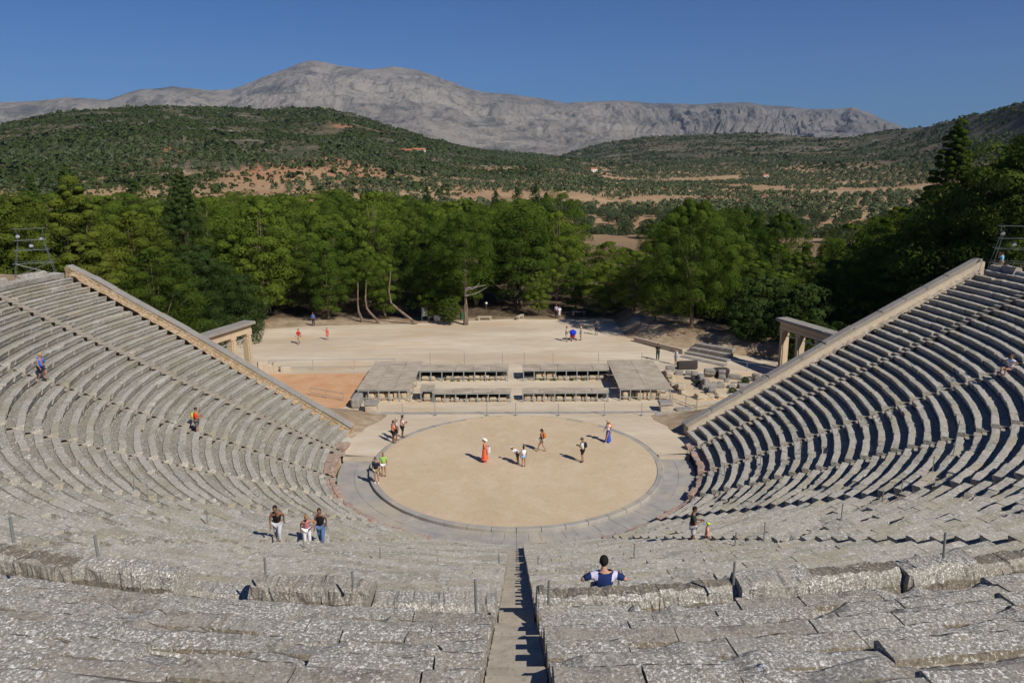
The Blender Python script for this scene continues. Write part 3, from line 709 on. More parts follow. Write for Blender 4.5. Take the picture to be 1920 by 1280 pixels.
# ------------------------------------------------------------------ vegetation
def leafquads(cen, nrm, size, r):
    n = len(cen); a = r.normal(size=(n, 3)); nrm = nrm/np.linalg.norm(nrm, axis=1, keepdims=True)
    tu = np.cross(nrm, a); tu /= np.linalg.norm(tu, axis=1, keepdims=True)+1e-9; tv = np.cross(nrm, tu)
    s = (size*r.uniform(.6, 1.3, n))[:, None]; s2 = s*r.uniform(.3, .7, n)[:, None]
    V = np.stack([cen-tu*s-tv*s2, cen+tu*s-tv*s2, cen+tu*s+tv*s2, cen-tu*s+tv*s2], 1).reshape(-1, 3)
    return V, np.arange(4*n).reshape(-1, 4)
def puffs(cs, rx, rz, nper, size, r, zmin=-.35):
    cs = np.asarray(cs); k = len(cs)
    d = r.normal(size=(k*nper, 3)); d[:, 2] = np.where(d[:, 2] < zmin*1.2, np.abs(d[:, 2]), d[:, 2]); d /= np.linalg.norm(d, axis=1, keepdims=True)
    rx = np.repeat(rx, nper); rz = np.repeat(rz, nper); c = np.repeat(cs, nper, 0)
    lump = 1+.16*vnoise(d*2.2+c*.7, 1., 3)+.09*vnoise(d*5+c, 1., 4)
    rad = (1-np.abs(r.normal(0, .07, k*nper)))*lump
    p = c+d*np.stack([rx, rx, rz], -1)*rad[:, None]
    n = d+r.normal(size=d.shape)*.22
    return leafquads(p, n, size, r)
def crown(profile, H, W, nl, pr, rz_ratio, nper, size, seed, jitter=.25, base=0., zmin=-.35):
    """rounded leaf clusters spread over a crown outline; profile maps height share to radius share"""
    r = np.random.default_rng(seed); W0 = W; cs = []; rx = []; hs = np.array([p[0] for p in profile]); ws = np.array([p[1] for p in profile])
    for tries in range(6000):
        h = base+(1-base)*r.random(); rad = float(np.interp(h, hs, ws))*W
        if r.random() > .4+rad/W: continue
        a = r.uniform(0, 2*PI); f = 1-abs(r.normal(0, .10)) if r.random() < .86 else r.uniform(.1, .8)
        lob = 1+.16*math.sin(3*a+seed)+.10*math.sin(5*a+h*7+seed)
        p = np.array((rad*f*lob*math.cos(a), rad*f*lob*math.sin(a), H*h)); q = pr*math.exp(r.normal(0, .30))*1.12*min(1, max(.42, rad/W*1.9))
        if all(((p-c)**2*np.array((1, 1, 1.5))).sum() > (.80*(q+b_))**2 for c, b_ in zip(cs, rx)):
            cs.append(p); rx.append(q)
    cs = np.array(cs); rx = np.array(rx)
    return puffs(cs, rx*1.02, rx*rz_ratio*1.05, nper, size, r, zmin), cs
UMB = [(0, .45), (.15, .75), (.4, 1.), (.7, .95), (.88, .62), (1, .15)]
OVAL = [(0, .5), (.2, .85), (.45, 1.), (.7, .85), (.9, .45), (1, .12)]
CONE = [(0, .85), (.15, 1.), (.4, .8), (.65, .5), (.85, .26), (1, .04)]
def make_tree(name, H, W, tr, profile, nl, pr, nper, size, mat, seed, zr=.76, zmin=-.35, trunk_r=.24, lean=0., dead=False, base=0.):
    """a tree prototype: children trunk and crown; tr = trunk height share"""
    root = empty(name); r = np.random.default_rng(seed)
    (V, F), cs = crown(profile, H*(1-tr), W/2, nl, pr, zr, nper, size, seed, base=base, zmin=zmin)
    V[:, 2] += H*tr; V[:, 0] += lean*H*.5
    b = MB(); tops = Vector((lean*H*.5, 0, H*tr+H*(1-tr)*.45))
    pts = [(0, 0, -.6), (lean*H*.06+.04, .02, H*tr*.35), (lean*H*.3+r.normal()*.15, r.normal()*.15, H*tr*.85), tuple(tops), (tops.x, tops.y, H*.88)]
    b.chain(pts, [trunk_r*1.35, trunk_r, trunk_r*.8, trunk_r*.5, .04], 8)
    for k in range(9):
        c = cs[r.integers(len(cs))]; f = r.uniform(.25, .9); st = Vector(pts[2]).lerp(tops, f)
        e = Vector((c[0]*.85+lean*H*.5, c[1]*.85, c[2]+H*tr-.1)); mid = st.lerp(e, .5)+Vector((0, 0, .35))
        b.chain([st, mid, e], [trunk_r*.36, trunk_r*.22, .03], 5)
    b.build('trunk', M['bark'], root)
    if dead:
        d = MB()
        for k in range(8):
            a = r.uniform(0, 2*PI); z = H*r.uniform(.25, .6); l = r.uniform(1.5, 3.2)
            st = Vector((0, 0, z)); m1 = st+Vector((math.cos(a)*l*.5, math.sin(a)*l*.5, -.2+r.uniform(0, .7))); e = m1+Vector((math.cos(a+.4)*l*.5, math.sin(a+.4)*l*.5, r.uniform(-.2, .9)))
            d.chain([st, m1, e], [.07, .045, .012], 5)
        d.build('dead_branch', M['deadwood'], root)
    qmesh('crown', V, F, mat, root)
    return root
used = set()
def put(proto, x, y, z, sc, rz, label, cat, group=None, sz=None):
    first = proto.name not in used
    if first: used.add(proto.name); o = proto
    else:
        o = proto.copy(); C.objects.link(o)
        for ch in proto.children: c = ch.copy(); C.objects.link(c); c.parent = o
    o.location = (x, y, z); o.rotation_euler = (0, 0, rz); o.scale = (sc, sc, sz or sc)
    return tag(o, label, cat, group)
pine_protos = [make_tree('pine_tree', 13, 6.8, .16, UMB, 5, 1.35, 900, .060, M['pine'], 1),
    make_tree('pine_tree', 12, 5.8, .16, OVAL, 6, 1.2, 750, .060, M['pine'], 2),
    make_tree('pine_tree', 13, 7.4, .22, UMB, 5, 1.45, 1000, .060, M['pine'], 3, lean=.10),
    make_tree('pine_tree', 12.5, 5.6, .12, OVAL, 7, 1.1, 650, .060, M['pine'], 4),
    make_tree('pine_tree', 11.5, 6.6, .14, UMB, 5, 1.25, 800, .060, M['pine'], 5, zr=.7),
    make_tree('pine_tree', 14, 7.0, .40, UMB, 5, 1.35, 900, .060, M['pine'], 6, dead=True, trunk_r=.30)]
ypine = [make_tree('light_pine', 15, 8.2, .06, CONE, 8, 1.2, 750, .062, M['pinel'], 11, zr=.62, zmin=-.6),
    make_tree('light_pine', 14, 8, .06, OVAL, 8, 1.15, 700, .062, M['pinel'], 12, zr=.62, zmin=-.6)]
spruce = make_tree('tall_conifer', 20, 9, .06, CONE, 20, .75, 330, .06, M['darkleaf'], 21, zr=.7, trunk_r=.25, zmin=-.6)
spruce2 = make_tree('tall_light_conifer', 20, 10, .06, [(0, 1), (.3, .9), (.5, .62), (.7, .36), (.85, .22), (1, .05)], 18, .8, 380, .06, M['pinel'], 22, zr=.65, trunk_r=.25, zmin=-.6)
oak = make_tree('broad_evergreen', 10, 14, .04, [(0, 1), (.3, 1.02), (.6, .85), (.85, .5), (1, .12)], 9, 1.05, 560, .062, M['darkleaf'], 31, zr=.75, zmin=-.8)
bush = make_tree('bush', 3.2, 3.6, .03, OVAL, 5, .5, 260, .05, M['darkleaf'], 32, zr=.8, trunk_r=.06, zmin=-.8)
cyp = make_tree('cypress', 11, 1.9, .05, [(0, .6), (.2, 1), (.6, .9), (.85, .5), (1, .08)], 16, .42, 120, .07, M['cypress'], 41, zr=1.1, trunk_r=.12, zmin=-.9)
darkpine = make_tree('dark_pine', 14, 13, .15, [(0, .9), (.3, 1.02), (.6, .9), (.85, .6), (1, .2)], 7, 1.5, 1000, .066, M['shadepine'], 51, zr=.65, trunk_r=.35, zmin=-.6)
bigpine = make_tree('pine_tree', 14, 13, .16, [(0, .6), (.3, 1.), (.6, .95), (.85, .6), (1, .2)], 6, 1.6, 1150, .062, M['pine'], 52, zr=.7, trunk_r=.35)
olivep = [make_tree('olive_tree', 4.6, 5.2, .22, OVAL, 5, .8, 110, .11, M['olive'], 61+k, zr=.8, trunk_r=.16, zmin=-.7) for k in range(3)]

VT = [(-200, 330), (0, 330), (60, 345), (110, 380), (160, 372), (220, 345), (270, 372), (300, 378), (355, 362), (420, 358), (500, 362), (560, 354), (620, 346), (680, 340), (740, 354), (800, 370), (880, 370), (930, 374), (1000, 370), (1060, 366), (1095, 400), (1120, 450), (1150, 448), (1200, 470), (1225, 400), (1290, 384), (1340, 380), (1400, 402), (1450, 410), (1500, 442), (1540, 452), (1570, 440), (1610, 402), (1650, 392), (1700, 400), (1800, 420), (1960, 420)]
def vtop(u): return skyline(VT, u)
spots = []
def pinefree(x, y, dmin):
    return all((x-a)**2+(y-b_)**2 > dmin*dmin for a, b_ in spots)
def tree_at(proto, u, vbase, vtop_, label, cat='pine', rz=None, Hp=13., z=0., wsc=1., group=None, xy=None):
    x, y = xy or at(u, vbase, z); z = terr(x, y); ztop = z
    # height from the top pixel
    dx, dy, dz = pixdir(u, vtop_); tt_ = (y-CY)/dy; H = CH+dz*tt_-z
    sc = H/Hp; spots.append((x, y))
    return put(proto, x, y, z, sc*wsc, random.uniform(0, 6.28) if rz is None else rz, label, cat, group, sz=sc)
# front line, read off the photo
G1 = 'pines along the back edge of the forecourt'
tree_at(oak, 425, 628, 478, 'huge dark green evergreen bush behind the left gateway', 'evergreen tree', Hp=10, wsc=1.0, xy=(-38, 40))
tree_at(oak, 330, 600, 500, 'dark broad evergreen left of the huge bush behind the wall', 'evergreen tree', Hp=10, wsc=.8, xy=(-46, 33))
tree_at(pine_protos[3], 618, 606, 462, 'low bright pine right of the huge dark bush', Hp=12.5, group=G1, xy=(-25, 50), wsc=1.1)
tree_at(pine_protos[4], 685, 604, 480, 'pine with mid green drooping crown above leaning stems', Hp=11.5, group=G1, xy=(-17.5, 50.5), wsc=.95)
tree_at(pine_protos[1], 765, 603, 430, 'pine in front line left of the tall bare trunk', Hp=12, group=G1, xy=(-11, 50))
tree_at(pine_protos[4], 785, 608, 505, 'small pine whose low crown hangs beside the sign', Hp=11.5, group=G1, xy=(-10.8, 49), wsc=.8)
tree_at(pine_protos[5], 873, 612, 405, 'tallest front pine with long bare forked trunk', Hp=14, group=G1, xy=(-6.4, 46.2), rz=.4)
tree_at(pine_protos[4], 846, 612, 560, 'small round pine leaning at foot of the tall trunk', Hp=11.5, group=G1, xy=(-8.4, 46.5), wsc=1.3)
tree_at(pine_protos[1], 1010, 592, 510, 'small pine with slim trunk right of the white lamp', Hp=12, group=G1, wsc=1.0)
tree_at(pine_protos[0], 1130, 590, 455, 'broad bright pine at the forecourt\'s far right corner', Hp=13, group=G1, xy=(13.5, 58))
tree_at(pine_protos[4], 1070, 590, 495, 'low pine over the couple at the tree line', Hp=11.5, group=G1, xy=(8.5, 55))
tree_at(pine_protos[2], 1040, 560, 366, 'tall dark topped pine left of the orchard gap', Hp=13, xy=(7, 76))
tree_at(bigpine, 1285, 640, 384, 'large bright crowned pine above the rough steps', Hp=14, xy=(20.6, 37.2), wsc=.74, rz=1.)
tree_at(pine_protos[0], 1330, 620, 470, 'pine with leaning trunk just behind the rough steps', Hp=13, xy=(24.3, 42.5), wsc=1.0)
tree_at(pine_protos[2], 1385, 582, 392, 'spreading pine right of the large bright one', Hp=13, xy=(31.5, 57), wsc=.9)
tree_at(bigpine, 1440, 575, 405, 'wide pine standing on the shaded bank', Hp=14, xy=(37, 56), wsc=.62, rz=2.)
tree_at(pine_protos[3], 1215, 600, 470, 'dense pine shading the forecourt\'s right corner', Hp=12.5, xy=(15.5, 47.5), wsc=1.25)
tree_at(pine_protos[0], 1235, 600, 520, 'low pine overhanging the retaining kerb', Hp=13, xy=(17.2, 41.5), wsc=1.35)
# left side behind the wall
tree_at(ypine[0], 240, 600, 330, 'tall yellow green pine behind the left coping, right of the twin slim tops', Hp=15, xy=(-47, 32), rz=1)
tree_at(ypine[1], 85, 600, 335, 'tall yellow green pine behind the light tower', Hp=14, xy=(-58, 30), wsc=1.1, rz=2)
tree_at(ypine[1], 160, 600, 372, 'rounded yellow green pine between the two tallest ones', Hp=14, xy=(-55, 36))
tree_at(ypine[0], -20, 600, 300, 'bright pine cut by the left picture edge', Hp=15, xy=(-56, 16))
tree_at(ypine[1], 300, 600, 400, 'yellow green pine left of the spire topped conifer', Hp=14, xy=(-47.5, 45))
tree_at(ypine[0], 200, 600, 440, 'low yellow green pine just outside the left coping', Hp=15, xy=(-41, 22), wsc=1.3)
tree_at(ypine[1], 300, 600, 470, 'yellow green pine crowding the middle of the left wall', Hp=14, xy=(-37, 27), wsc=1.2)
tree_at(spruce, 355, 600, 318, 'dark spire topped conifer above the left wood', 'conifer', Hp=20, xy=(-43, 50), wsc=.95)
tree_at(cyp, 163, 560, 315, 'slim cypress left of two above the left wood', 'cypress', Hp=11, xy=(-72, 75), wsc=1.6)
tree_at(cyp, 270, 560, 338, 'short slim cypress right of two above the left wood', 'cypress', Hp=11, xy=(-64, 80), wsc=1.6)
tree_at(spruce, 108, 560, 330, 'small dark conifer between the left yellow pines', 'conifer', Hp=20, xy=(-76, 72), wsc=.8)
for u_, v_, y_ in ((798, 350, 165), (925, 358, 150), (965, 352, 170), (998, 350, 175), (1018, 362, 140)):
    tree_at(cyp, u_, 500, v_, 'slim dark cypress poking out of the far canopy', 'cypress', Hp=11, xy=((u_-960)/CF*(y_+50), y_), wsc=1.2, group='slim cypresses poking out of the far canopy')
# right side
tree_at(spruce2, 1765, 600, 228, 'tall pointed light green conifer beside the right coping top', 'conifer', Hp=20, xy=(45.0, 30), wsc=1.0)
tree_at(ypine[1], 1640, 600, 392, 'soft yellow green pine left of the pointed conifer', Hp=14, xy=(46, 42), wsc=1.0)
tree_at(pine_protos[3], 1545, 600, 448, 'dim pine beyond the right gateway', Hp=12.5, xy=(43, 52), wsc=1.3)
tree_at(darkpine, 1905, 600, 246, 'massive dark pine at the right picture edge', Hp=14, xy=(49.5, 20), wsc=.95)
tree_at(darkpine, 1840, 600, 290, 'dark broad pine behind the right light tower', Hp=14, xy=(50, 26), wsc=.8, rz=2)
tree_at(ypine[0], 1700, 600, 430, 'light pine low beside the right coping', Hp=15, xy=(43, 27), wsc=1.1)
tree_at(pine_protos[0], 1560, 600, 470, 'shaded pine behind the right gateway roof', Hp=13, xy=(38.5, 33), wsc=1.1)
tree_at(pine_protos[4], 1620, 600, 480, 'shaded pine against the upper right wall', Hp=11.5, xy=(41, 30), wsc=1.3)
tree_at(pine_protos[1], 1480, 600, 500, 'shaded pine left above the right gateway', Hp=12, xy=(37, 44), wsc=1.2)
for xy, s_, lb in (((28.2, 35.0), 2.0, 'lit bush left of the right gateway'), ((31.0, 30.2), 1.9, 'larger bush against the left side of the right gateway'), ((33, 26.5), 1.1, 'bush behind the right gateway'), ((36, 23.5), 1.3, 'pale bush outside the right wall'), ((39, 24.5), 1.2, 'dark bush higher outside the right wall'), ((-33.5, 31), 1.2, 'bush behind the left gateway'), ((26.2, 32.0), 1.35, 'bush on the bank just right of the rough steps'), ((30.0, 26.8), 1.3, 'bush pressed against the front of the right gateway'), ((24.2, 46.5), 1.5, 'bush under the leaning pine on the bank'), ((28.3, 41.5), 1.6, 'broad bush in shade on the bank'), ((33.5, 44.0), 1.8, 'dark bush far back on the bank')):
    put(bush, xy[0], xy[1], terr(*xy), s_, random.uniform(0, 6), lb, 'bush'); spots.append(xy)
for k_, (x_, y_, vt_, lb) in enumerate(((27, 50, 440, 'pine on the shaded bank behind the rough steps, first of the row'), (22, 56, 420, 'pine standing back on the bank behind the large bright one'), (30, 44, 500, 'low pine on the bank right of the leaning trunk'), (34, 49, 470, 'pine filling the dark corner above the right gateway'),
        (36, 38, 505, 'low shaded pine directly behind the right gateway'), (40, 36, 480, 'shaded pine halfway up behind the right coping'), (12, 50.5, 500, 'low pine shading the corner of the forecourt'), (19, 50, 455, 'dense pine left behind the large bright one'), (44, 36, 450, 'shaded pine below the pointed conifer'), (42, 46, 430, 'dim pine left of the pointed conifer'), (30.5, 36.5, 520, 'low pine behind the big bush by the right gateway'), (34, 40, 490, 'shaded pine between the right gateway and the bank'), (31.5, 32.5, 545, 'low pine just behind the top of the right gateway'), (35.5, 29.5, 530, 'small pine between the right gateway and the wall'))):
    tree_at(pine_protos[(0, 3, 4, 1)[k_ % 4]], 0, 600, vt_, lb, Hp=[13, 12.5, 11.5, 12][k_ % 4], xy=(x_, y_), wsc=1.25)
# the wood behind
r = np.random.default_rng(77); cnt = 0
for tries in range(9000):
    if cnt >= 262: break
    y = 51+r.random()**1.5*150; x = r.uniform(-.68, .62)*(y+50)
    if x > 16 and y < 62: continue
    if y < 54 and -33 < x < 15: continue
    dmin = 4.3+.026*(y-50)
    if not pinefree(x, y, dmin): continue
    z = terr(x, y); k = int(r.integers(5)); H0 = [13, 12, 13, 12.5, 11.5][k]
    sc = r.uniform(.72, 1.3); u, v = proj(x, y, z+H0*sc)
    lim = max(float(vtop(u)), float(vtop(u-42)) if 1090 < u < 1290 or 1480 < u < 1680 else 0, float(vtop(u+42)) if 1030 < u < 1200 or 1430 < u < 1600 else 0)+r.uniform(0, 16)
    if x > 9 and y < 66 and u < 1240 and u > 1120: continue
    if v < lim:
        dx, dy, dz = pixdir(u, lim); Hn = CH+dz*(y-CY)/dy-z; sc = Hn/H0
        if sc < .55: continue
    # near the front keep crowns from swallowing the picture
    if u < -150 or u > 2050: continue
    if 1560 < u and y < 60: continue
    spots.append((x, y)); cnt += 1
    side = 'left' if u < 480 else 'middle' if u < 1100 else 'right'
    row = 'deeper' if y > 95 else 'nearer'
    ws = r.uniform(.95, 1.2) if y < 95 else 1.25
    put(pine_protos[k], x, y, z, sc*ws, r.uniform(0, 6.28), '%s round crowned pine in the %s part of the dense wood' % (row, side), 'pine', 'pines of the dense wood behind the forecourt', sz=sc)

# olives of the valley: nearest as trees, the rest as one mass
r = np.random.default_rng(31); ol = []
for gi in range(42000):
    d = 210+(r.random()**.9)*1350; u = r.uniform(-60, 1990)
    a = math.atan((u-960)*math.cos(CP)/CF); x, y = CX+d*math.sin(a), CY+d*math.cos(a)
    # rows of an orchard
    g = 9.5 if d < 500 else 10.5
    ca, sa = math.cos(.35), math.sin(.35); gx, gy = round((x*ca+y*sa)/g)*g, round((-x*sa+y*ca)/g)*g
    x, y = gx*ca-gy*sa+r.normal()*1.2, gx*sa+gy*ca+r.normal()*1.2
    ol.append((x, y, gx, gy))
seen = set(); ol2 = []
for x, y, gx, gy in ol:
    if (gx, gy) in seen: continue
    seen.add((gx, gy)); ol2.append((x, y))
ol2 = np.array(ol2); zz = terrain(ol2[:, 0], ol2[:, 1])
dens = fbm(np.stack([ol2[:, 0], ol2[:, 1], ol2[:, 0]*0], -1), 1/130., 3, 77)
keep = []
for (x, y), z, dn in zip(ol2, zz, dens):
    u, v = proj(x, y, z+4)
    d = math.hypot(x, y-CY)
    clear = (abs(u-1170) < 60 and 395 < v < 470 and r.random() < .5) or (1500 < u < 1640 and 400 < v < 480 and r.random() < .6)
    if v > vtop(u)+25 or z > 45 or clear or dn < -.40: continue
    keep.append((d, x, y, z))
keep.sort(); near_o, far_o = keep[:240], keep[240:]
for d, x, y, z in near_o:
    k = int(r.integers(3)); put(olivep[k], x, y, z, r.uniform(.8, 1.25), r.uniform(0, 6.28), 'grey green olive tree on the ochre valley floor beyond the pines', 'olive tree', 'olive trees of the valley orchard')
def mass(name, pts, wid, hgt, nq, lsz, mat, label, cat, seed):
    r = np.random.default_rng(seed); pts = np.array(pts); n = len(pts)
    d = r.normal(size=(n*nq, 3)); d[:, 2] = np.abs(d[:, 2])*.9+.1; d /= np.linalg.norm(d, axis=1, keepdims=True)
    w_ = np.repeat(wid, nq); h_ = np.repeat(hgt, nq); c = np.repeat(pts, nq, 0)
    p = c+np.stack([d[:, 0]*w_/2, d[:, 1]*w_/2, d[:, 2]*h_*.75+h_*.15], -1)*r.uniform(.75, 1.05, (n*nq, 1))
    V, F = leafquads(p, d+r.normal(size=d.shape)*.25, np.repeat(lsz, nq), r)
    o = qmesh(name, V, F, mat); o['kind'] = 'stuff'; o['label'] = label; o['category'] = cat; return o
far_o = np.array(far_o); n = len(far_o); ww = r.uniform(4.5, 7.5, n)
mass('olive_groves', far_o[:, 1:], ww, ww*.75, 34, ww*.13, M['olive'], 'far olive groves covering the valley floor as one grey green mass', 'olive grove', 3)
# maquis on the hills
pts = []; ws_ = []
N = 170000
u = r.uniform(-80, 2000, N); d = 430+(r.random(N)**.85)*1950
a = np.arctan((u-960)*math.cos(CP)/CF); x = CX+d*np.sin(a); y = CY+d*np.cos(a); z = terrain(x, y)
dn = fbm(np.stack([x, y, x*0], -1), 1/42., 4, 91); bare = vnoise(np.stack([x, y, x*0], -1), 1/75., 8)
ok = (z > -4) & (dn > -.45+r.random(N)*.5-.25) & ((bare < .62) | (r.random(N) < .4)) & ((z > 4) | (r.random(N) < .35))
lim = np.interp(u, UG, D1u); lim2 = np.interp(u, UG, D2u)
ok &= (d < np.where(u < 1050, lim*1.02, lim2*1.02))
leftfac = np.where(u < 1000, 1., .36); ok &= r.random(N) < leftfac
rp = (((x-RPX)/62)**2+((y-RPY)/120)**2 < 1) & (r.random(N) < .75); ok &= ~rp
x, y, z, d = x[ok], y[ok], z[ok], d[ok]; ww = np.clip(2.3*np.exp(r.normal(0, .42, len(x))), 1., 7)*(.75+d/4000)*np.clip(1.1+.5*dn[ok], .6, 1.8)
mass('maquis', np.stack([x, y, z], -1), ww, ww*.62, 9, ww*.28, M['shrub'], 'dark green maquis scrub dotted over the hills', 'scrub', 4)

# ------------------------------------------------------------------ stage ruins under shelters
def shelter(name, label, x0, x1, y0, y1, h, npost, panels, group=None, boards=5):
    b0 = empty(name, ((x0+x1)/2, (y0+y1)/2, 0)); tag(b0, label, 'shelter', group)
    X0, X1 = x0-(x0+x1)/2, x1-(x0+x1)/2; Y0, Y1 = y0-(y0+y1)/2, y1-(y0+y1)/2
    r = np.random.default_rng(int(abs(x0*100)))
    for (ya, yb, dz) in panels:
        ya, yb = Y0+(Y1-Y0)*ya, Y0+(Y1-Y0)*yb
        rf = MB(); n = max(2, int((yb-ya)/.28)); seg = max(2, int((X1-X0)/1.5))
        for k in range(n):
            xa = X0-.08
            for q in range(seg):
                xb = X0+(X1-X0+.1)*(q+1)/seg
                rf.box(((xa+xb)/2, ya+(yb-ya)*(k+.5)/n, h+dz+.05+.07*(k/n)+r.normal(0, .011)), (xb-xa-.03, (yb-ya)/n-.022, .035)); xa = xb
        rf.build('roof_panel', M['board'], b0)
    for yy in (Y0+.05, Y1-.05):
        for k in range(npost):
            p = MB(); x = X0+.04+(X1-X0-.08)*k/(npost-1)
            p.box((x, yy, h/2), (.085, .085, h)); p.box((x, yy-.02, .03), (.2, .2, .06)); p.build('post', M['frame'], b0)
        rl = MB(); rl.box(((X0+X1)/2, yy, h-.04), (X1-X0, .06, .09)); rl.build('rail', M['frame'], b0); rl = MB(); rl.box(((X0+X1)/2, yy-.045, h*.32), (X1-X0, .05, .06)); rl.build('rail', M['frame'], b0)
    rl = MB()
    for x in (X0+.04, X1-.04):
        rl.box((x, 0, h-.03), (.06, Y1-Y0-.2, .08))
        n = max(1, int((Y1-Y0)/2.2))
        for k in range(n):
            ya, yb = Y0+(Y1-Y0)*k/n, Y0+(Y1-Y0)*(k+1)/n
            rl.tube((x, ya+.1, h-.1), (x, yb-.1, .1), .03); rl.box((x, yb-.1, h/2), (.07, .07, h-.1))
    rl.build('side_brace', M['frame'], b0)
    # back closed by dark boards
    bk = MB(); bk.box((0, Y1-.16, h*.5), (X1-X0-.1, .04, h*.86)); bk.build('back_panel', M['darkwood'], b0)
    return b0
def rock(L, W_, H, seed, mat, name, parent=None, loc=(0, 0, 0), rz=0, tilt=0., jit=.05, n=4, kk=5.):
    r = np.random.default_rng(seed); b = bmesh.new(); bmesh.ops.create_cube(b, size=2)
    bmesh.ops.subdivide_edges(b, edges=b.edges[:], cuts=n, use_grid_fill=True)
    for v in b.verts:
        p = np.array(v.co); q = p/ (np.sum(np.abs(p)**kk)**(1/kk)); q = q*1.0
        q = q*(1+jit*2*vnoise(q*1.2+seed*3.7, 1., seed)+jit*vnoise(q*4+seed, 1., seed+1))
        v.co = (q[0]*L/2, q[1]*W_/2, (q[2]+1)*H/2)
    m = bpy.data.meshes.new(name); b.to_mesh(m); b.free(); m.materials.append(mat)
    o = bpy.data.objects.new(name, m); C.objects.link(o); o.location = loc; o.rotation_euler = (tilt, tilt*.6, rz)
    if parent: o.parent = parent
    return o
def stonerow(x0, x1, y, hs, ls, seed, where):
    r = np.random.default_rng(seed); x = x0
    while x < x1-.25:
        l = min(r.uniform(*ls), x1-x)
        if r.random() > .08:
            o = rock(l-.05, .55, r.uniform(*hs), seed*50+int(x*7)+400, M['cream'], 'stone_block', None, (x+l/2, y+r.normal(0, .06), -.03), r.normal(0, .05), r.normal(0, .015), .035, 3, 7.)
            tag(o, 'cream ancient block lying '+where, 'stone block', 'cream blocks '+where)
        x += l
SH = 'low plank roofed shelters over the stage ruins'
shelter('ruin_shelter', 'deep plank roofed shelter on the left beside the red earth', -13.9, -9.3, 14.05, 23.4, 1.05, 6, [(0, .30, 0), (.315, .76, .03), (.78, 1, .05)], SH)
shelter('ruin_shelter', 'deep plank roofed shelter on the right beside the rubble', 9.15, 13.6, 13.95, 23.4, 1.05, 6, [(0, .30, 0), (.315, .76, .03), (.78, 1, .05)], SH)
shelter('ruin_shelter', 'long narrow shelter, front left one of the four', -7.2, -.45, 13.7, 14.9, .82, 8, [(0, 1, 0)], SH)
shelter('ruin_shelter', 'long narrow shelter, front right one of the four', .6, 8.1, 13.7, 14.9, .82, 9, [(0, 1, 0)], SH)
shelter('ruin_shelter', 'long narrow shelter, back left one of the four', -9.2, -.75, 20.3, 22.3, 1.02, 9, [(0, 1, 0)], SH)
shelter('ruin_shelter', 'long narrow shelter, back right one of the four', .72, 9.0, 20.3, 22.3, 1.02, 9, [(0, 1, 0)], SH)
shelter('ruin_shelter', 'small raised shelter at the left end of the front row', -8.35, -7.25, 13.8, 15.4, 1.05, 2, [(0, 1, .02)], SH)
stonerow(-13.3, -9.6, 14.6, (.62, .85), (.6, 1.0), 1, 'under the front of the deep left shelter')
stonerow(-13.3, -9.6, 14.45, (.2, .3), (.6, 1.3), 11, 'low in front under the deep left shelter')
stonerow(9.4, 13.3, 14.55, (.55, .8), (.5, .95), 2, 'under the front of the deep right shelter')
stonerow(-8.1, -7.4, 14.3, (.7, .75), (.6, .65), 8, 'under the small raised shelter')
stonerow(-7.1, -.6, 14.2, (.22, .45), (.5, 1.1), 3, 'under the front left shelter')
stonerow(.75, 7.9, 14.2, (.28, .5), (.5, 1.1), 4, 'under the front right shelter')
stonerow(-9.1, -.9, 20.75, (.35, .5), (.7, 1.5), 5, 'under the back left shelter')
stonerow(1.9, 8.6, 20.75, (.35, .5), (.7, 1.3), 6, 'under the back right shelter')
stonerow(1.9, 4.0, 20.95, (.62, .68), (1.0, 1.1), 7, 'stacked behind under the back right shelter')
r = np.random.default_rng(12)
cs = [(x+r.normal(0, .25), 20.45+r.normal(0, .08), .04) for x in (-6.3, -5.9, -4.5, -2.4, 2.4, 3.6, 3.9, 5.2, 6.6) for _ in range(2)]
V, F = puffs(cs, r.uniform(.12, .25, len(cs)), r.uniform(.06, .14, len(cs)), 60, .04, r)
tag(qmesh('weeds', V, F, M['grass']), 'green weeds growing along the blocks under the back shelters', 'weeds', kind='stuff')
# two stone bases
def pedestal(x, y, label, s=1.):
    o = thing('stone_pedestal', label, 'pedestal', (x, y, 0), .03, 'stone pedestals behind the circle')
    rock(1.0*s, .95*s, .62, int(x*10)+500, M['dressed'], 'base_block', o, (0, 0, -.02), 0, 0, .012, 4, 14.)
    rock(1.18*s, 1.1*s, .22, int(x*10)+700, M['coping'], 'cap_slab', o, (0, 0, .60), 0, 0, .03, 4, 12.)
pedestal(-12.25, 11.6, 'square pale pedestal with cap at the left of the stone strip')
pedestal(12.6, 11.2, 'square pedestal with worn white cap at the right of the stone strip')
tag(rock(.75, 1.9, .95, 41, M['coping'], 'upright_slab', None, (-13.75, 13.0, 0), 0, 0, .02, 4, 9.), 'grey oblong block standing at the corner of the left shelter', 'stone block')
tag(rock(1.5, .8, .25, 43, M['coping'], 'fallen_slab', None, (14.2, 11.2, -.05), .1, 0, .03, 4, 9.), 'flat slab lying right of the right pedestal', 'stone block')
